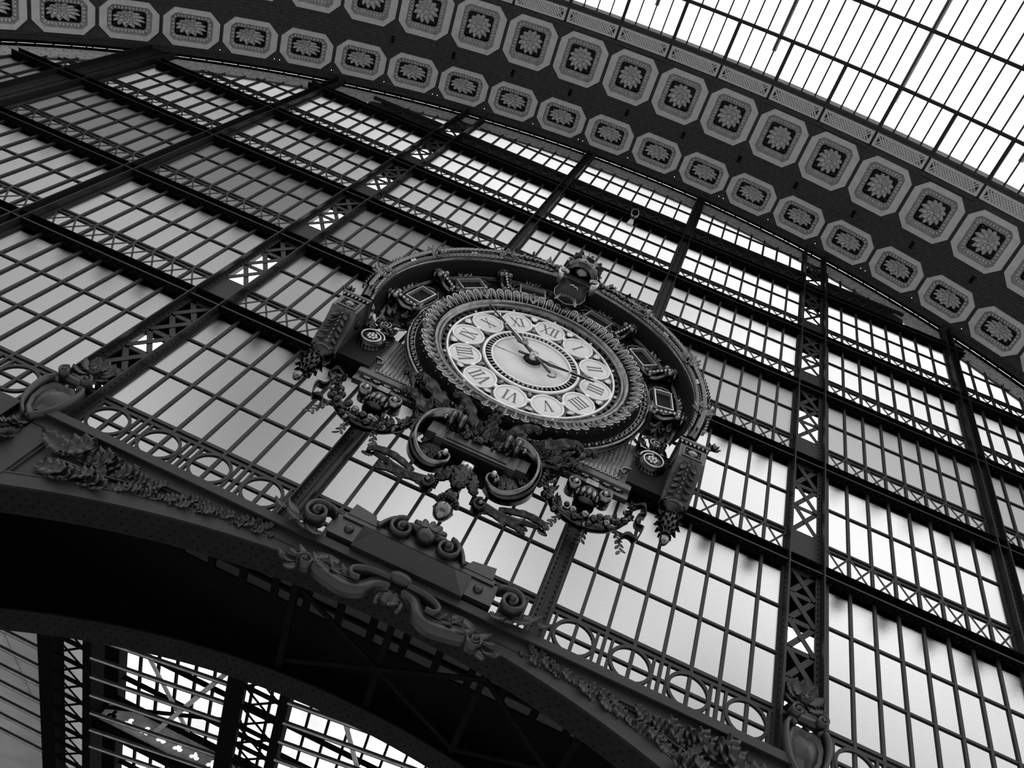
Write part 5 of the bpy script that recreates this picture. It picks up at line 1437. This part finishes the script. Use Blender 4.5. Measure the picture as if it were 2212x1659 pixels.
# --- lower cartouche
CT = MB().prism([(-1.45, 13.5), (1.45, 13.5), (1.30, 13.2), (0.95, 12.9), (0.9, 12.5), (0.5, 12.3), (0.0, 12.25), (-0.5, 12.3), (-0.9, 12.5), (-0.95, 12.9), (-1.30, 13.2)], -0.30, -0.25).obj('cartouche_plate', 'clock_black', CK)
MB().prism([(-1.5, 13.45), (1.5, 13.45), (1.5, 14.2), (-1.5, 14.2)], -0.29, -0.25).obj('apron_plate', 'clock_black', CK)
MB().box(-0.66, 0.66, -0.62, -0.30, 12.62, 12.90).obj('cartouche_bar', 'clock_panel', CK)
MB().box(-0.55, 0.55, -0.625, -0.62, 12.66, 12.70).obj('bar_slot', 'clock_black', CK)
MB().box(-0.55, 0.55, -0.60, -0.36, 12.55, 12.62).obj('bar_base', 'clock_black', CK)
for s in (-1, 1):
    a_, b_ = sorted((s * 0.64, s * 0.90)); MB().box(a_, b_, -0.60, -0.30, 12.70, 12.99).obj('bar_end', 'clock_panel', CK)
    a_, b_ = sorted((s * 0.58, s * 0.72)); MB().box(a_, b_, -0.64, -0.30, 12.60, 12.93).obj('bar_step', 'clock_panel', CK)
    # C scroll
    p = spl([(s * 0.52, 13.16), (s * 0.72, 13.20), (s * 0.95, 13.08), (s * 1.06, 12.82), (s * 1.04, 12.52), (s * 0.90, 12.28), (s * 0.68, 12.16), (s * 0.48, 12.18), (s * 0.36, 12.30), (s * 0.36, 12.44), (s * 0.46, 12.50), (s * 0.53, 12.42), (s * 0.48, 12.36)], 6)
    k = len(p); ys = [-0.78 + 0.36 * min(1, i / (k * 0.5)) for i in range(k)]
    MB().strip(p, [0.045] * k, [y - 0.10 for y in ys], [-0.27] * k).obj('c_scroll', 'gilt', CK, True)
    MB().strip([(x * 1.06, 12.66 + (z - 12.66) * 1.05) for x, z in p[6:48]], 0.03, [y - 0.02 for y in ys[6:48]], [-0.26] * 42).obj('c_scroll', 'gilt_dark', CK, True)
    MB().ell((s * 0.44, -0.55, 12.42), 0.05, 0.07, 0.05, 10, 6).obj('scroll_eye', 'gilt_light', CK, True)
    # twin roll at the top
    for dx in (0.42, 0.60):
        MB().spin([(0.0, -0.06), (0.15, -0.06), (0.165, -0.03), (0.165, 0.03), (0.15, 0.06), (0, 0.06)], 20, Matrix.Translation((s * dx, -0.74, 13.04)) @ Matrix.Rotation(PI/2, 4, 'Y') @ Matrix.Diagonal((1, 1, 0.9, 1))).obj('top_roll', 'gilt_dark', CK, True)
        MB().ring(0, 0, 0.15, 0.175, -0.012, 0.012, 0, 2*PI, 24).obj('roll_band', 'gilt', CK, True).matrix_basis = Matrix.Translation((s * dx, -0.74, 13.04)) @ Matrix.Rotation(PI/2, 4, 'Z')
    MB().ell((s * 0.72, -0.74, 13.04), 0.05, 0.06, 0.06, 8, 6).obj('roll_boss', 'gilt', CK, True)
    # inner leaves
    for k, (x, z, an, L) in enumerate(((0.92, 12.62, 2.2, 0.32), (0.90, 12.42, 2.5, 0.36), (0.78, 12.28, 1.9, 0.36), (0.62, 12.22, 1.5, 0.30), (0.98, 12.8, 2.4, 0.22))):
        an = an if s > 0 else PI - an
        sweep_leaf([(s * x, -0.40, z), (s * x + 0.5 * L * math.cos(an), -0.46, z + 0.5 * L * math.sin(an)), (s * x + 0.9 * L * math.cos(an + 0.4 * s), -0.52, z + 0.9 * L * math.sin(an + 0.4 * s))], 0.075).obj('inner_leaf', 'gilt_dark', CK, True)
    # winged scroll below
    w = spl([(s * 0.30, 11.80), (s * 0.55, 11.76), (s * 0.80, 11.74), (s * 1.05, 11.78), (s * 1.25, 11.86), (s * 1.44, 11.90)], 5)
    for j, dz in enumerate((0.0, 0.05, 0.10)):
        MB().tube([(x, -0.34 - 0.02 * j, z + dz * (1 - i / 26)) for i, (x, z) in enumerate(w)], [0.045 - 0.0008 * i for i in range(len(w))], 6).obj('wing_reed', 'gilt_dark', CK, True)
    sweep_leaf([(s * 0.75, -0.36, 11.92), (s * 0.98, -0.40, 11.98), (s * 1.22, -0.42, 12.02), (s * 1.48, -0.44, 11.96), (s * 1.56, -0.44, 11.84)], 0.075).obj('wing_leaf', 'gilt_dark', CK, True)
    sweep_leaf([(s * 0.60, -0.36, 11.80), (s * 0.85, -0.40, 11.70), (s * 1.12, -0.42, 11.66), (s * 1.30, -0.42, 11.56)], 0.065).obj('wing_leaf', 'gilt_dark', CK, True)
    for k in range(8):
        f = k / 7; x, z = w[int(f * (len(w) - 1))]
        an = 0.5 - 1.6 * (k % 2); put_leaf(MB(), (x, -0.34, z), (s * 1.0, -0.2, math.sin(an)), (0, -1, 0.1), 0.26, 0.8, LEAF).obj('wing_leaf', 'gilt_dark', CK, True)
    o = MB().strip(spiral(s * 0.46, 11.76, 0.13, 1.5, PI/2, s, 24), 0.03, -0.46, -0.26).obj('lower_volute', 'gilt_dark', CK, True)
    MB().ell((s * 0.46, -0.46, 11.76), 0.045, 0.05, 0.045, 8, 6).obj('volute_eye', 'gilt', o, True)
    # hanging bell-flower drop beside the scroll
    for k in range(6): MB().ell((s * 1.18, -0.42, 13.30 - 0.10 * k), 0.05, 0.05, 0.06, 8, 6).obj('drop_flower', 'gilt_dark', CK, True)
    for k in range(5):
        q = -0.6 + 0.3 * k; put_leaf(MB(), (s * 1.18, -0.40, 13.36), (math.sin(q), -0.3, math.cos(q)), (0, -1, 0), 0.16, 0.6, LEAF_PLAIN).obj('drop_leaf', 'gilt', CK, True)
# fruit between the rolls
rr = random.Random(4)
for k in range(34):
    x = rr.uniform(-0.62, 0.62); z = 13.02 - 0.10 * (1 - (x / 0.62) ** 2) + rr.uniform(-0.07, 0.09)
    r = rr.uniform(0.03, 0.07); MB().ell((x, -0.64 + rr.uniform(-0.05, 0.04), z), r, r, r, 8, 6).obj('roll_fruit', 'gilt_dark', CK, True)
# acanthus apron under the dial
sweep_leaf([(0, -0.50, 13.12), (0, -0.62, 13.40), (0, -0.74, 13.62), (0, -0.86, 13.66)], 0.15).obj('apron_leaf', 'gilt_dark', CK, True)
for k in range(24):
    x = rr.uniform(-1.3, 1.3); an = PI/2 + 0.9 * x / 1.3 * -1 + rr.uniform(-0.5, 0.5)
    put_leaf(MB(), (x, -0.46 - 0.1 * rr.random(), 13.12 + 0.18 * abs(x) + rr.uniform(-0.04, 0.12)), (math.cos(an), -0.45, math.sin(an)), (rr.uniform(-.3, .3), -1, -0.2), rr.uniform(0.2, 0.36), 0.8, LEAF).obj('apron_sprig', 'gilt_dark', CK, True)
for s in (-1, 1):
    for m_n, w, pts in (('gilt_dark', 0.13, [(0.14, 13.14, -0.50), (0.30, 13.42, -0.60), (0.52, 13.66, -0.72), (0.72, 13.70, -0.80), (0.80, 13.60, -0.84)]),
                        ('gilt_dark', 0.15, [(0.30, 13.12, -0.48), (0.62, 13.34, -0.56), (0.98, 13.58, -0.64), (1.30, 13.80, -0.70), (1.50, 13.84, -0.74), (1.58, 13.74, -0.76)]),
                        ('gilt_dark', 0.13, [(0.55, 13.06, -0.46), (0.90, 13.20, -0.50), (1.22, 13.36, -0.54), (1.46, 13.52, -0.58), (1.64, 13.50, -0.60), (1.66, 13.40, -0.60)]),
                        ('gilt_dark', 0.10, [(0.85, 13.34, -0.46), (1.0, 13.52, -0.54), (1.06, 13.70, -0.60), (1.0, 13.82, -0.64)]),
                        ('gilt_dark', 0.10, [(0.20, 13.06, -0.56), (0.42, 13.16, -0.66), (0.58, 13.32, -0.74), (0.60, 13.46, -0.80)]),
                        ('gilt_dark', 0.10, [(1.30, 13.50, -0.50), (1.50, 13.66, -0.56), (1.66, 13.92, -0.60), (1.80, 13.98, -0.62), (1.86, 13.90, -0.62)])):
        sweep_leaf([(s * x, y, z) for x, z, y in pts], w).obj('apron_leaf', m_n, CK, True)
    MB().tube(spl([(s * 0.75, -0.50, 13.26), (s * 1.0, -0.56, 13.42), (s * 1.3, -0.52, 13.50), (s * 1.5, -0.46, 13.42), (s * 1.44, -0.46, 13.32)], 5), 0.035, 6).obj('apron_scroll', 'gilt_dark', CK, True)
# keystone, leaf drop and tassel
MB().spin([(0, -0.10), (0.08, -0.10), (0.09, 0.0), (0.08, 0.10), (0, 0.10)], 14, Matrix.Translation((0, -0.56, 12.28)) @ Matrix.Rotation(PI/2, 4, 'Y')).obj('key_roll', 'gilt_light', CK, True)
sweep_leaf([(0, -0.60, 12.30), (0, -0.64, 12.10), (0, -0.60, 11.88), (0, -0.56, 11.74)], 0.17).obj('key_leaf', 'gilt_dark', CK, True)
for s in (-1, 1): sweep_leaf([(s * 0.06, -0.56, 12.22), (s * 0.18, -0.58, 12.08), (s * 0.26, -0.54, 11.92), (s * 0.36, -0.50, 11.86)], 0.11).obj('key_leaf', 'gilt_dark', CK, True)
MB().spin([(0.0, 0.0), (0.07, 0.0), (0.05, -0.05), (0.10, -0.10), (0.13, -0.20), (0.08, -0.30), (0.05, -0.36)], 14, Matrix.Translation((0, -0.38, 11.90))).obj('drop_vase', 'gilt_dark', CK, True)
for k in range(9):
    an = PI + PI * k / 8
    MB().ell((0.15 * math.cos(an), -0.38 + 0.15 * math.sin(an), 11.52), 0.05, 0.05, 0.06, 8, 6).obj('drop_bud', 'gilt_dark', CK, True)
    put_leaf(MB(), (0.08 * math.cos(an), -0.38 + 0.08 * math.sin(an), 11.62), (math.cos(an) * 0.5, math.sin(an) * 0.5, -0.9), (math.cos(an), math.sin(an), 0.2), 0.20, 0.9, LEAF).obj('drop_leaf', 'gilt_dark', CK, True)
TS = MB().spin([(0.0, 0.02), (0.06, 0.0), (0.14, -0.08), (0.165, -0.18), (0.12, -0.30), (0.04, -0.38), (0.0, -0.40)], 18, Matrix.Translation((0, -0.38, 11.50))).obj('tassel_bulb', 'gilt', CK, True)
for k in range(8):
    an = 2 * PI * k / 8
    MB().tube([(0.06 * math.cos(an), -0.38 + 0.06 * math.sin(an), 11.50), (0.168 * math.cos(an), -0.38 + 0.168 * math.sin(an), 11.33), (0.04 * math.cos(an), -0.38 + 0.04 * math.sin(an), 11.13)], 0.010, 5).obj('bulb_rib', 'gilt_dark', TS, True)
# arms tying the clock to the iron frame
for s in (-1, 1):
    for z in (14.12, 17.38): MB().box(*sorted((s * 1.2, s * 1.35)), -0.26, -0.18, z - 0.08, z + 0.14).obj('fixing_arm', 'iron_black', CK)
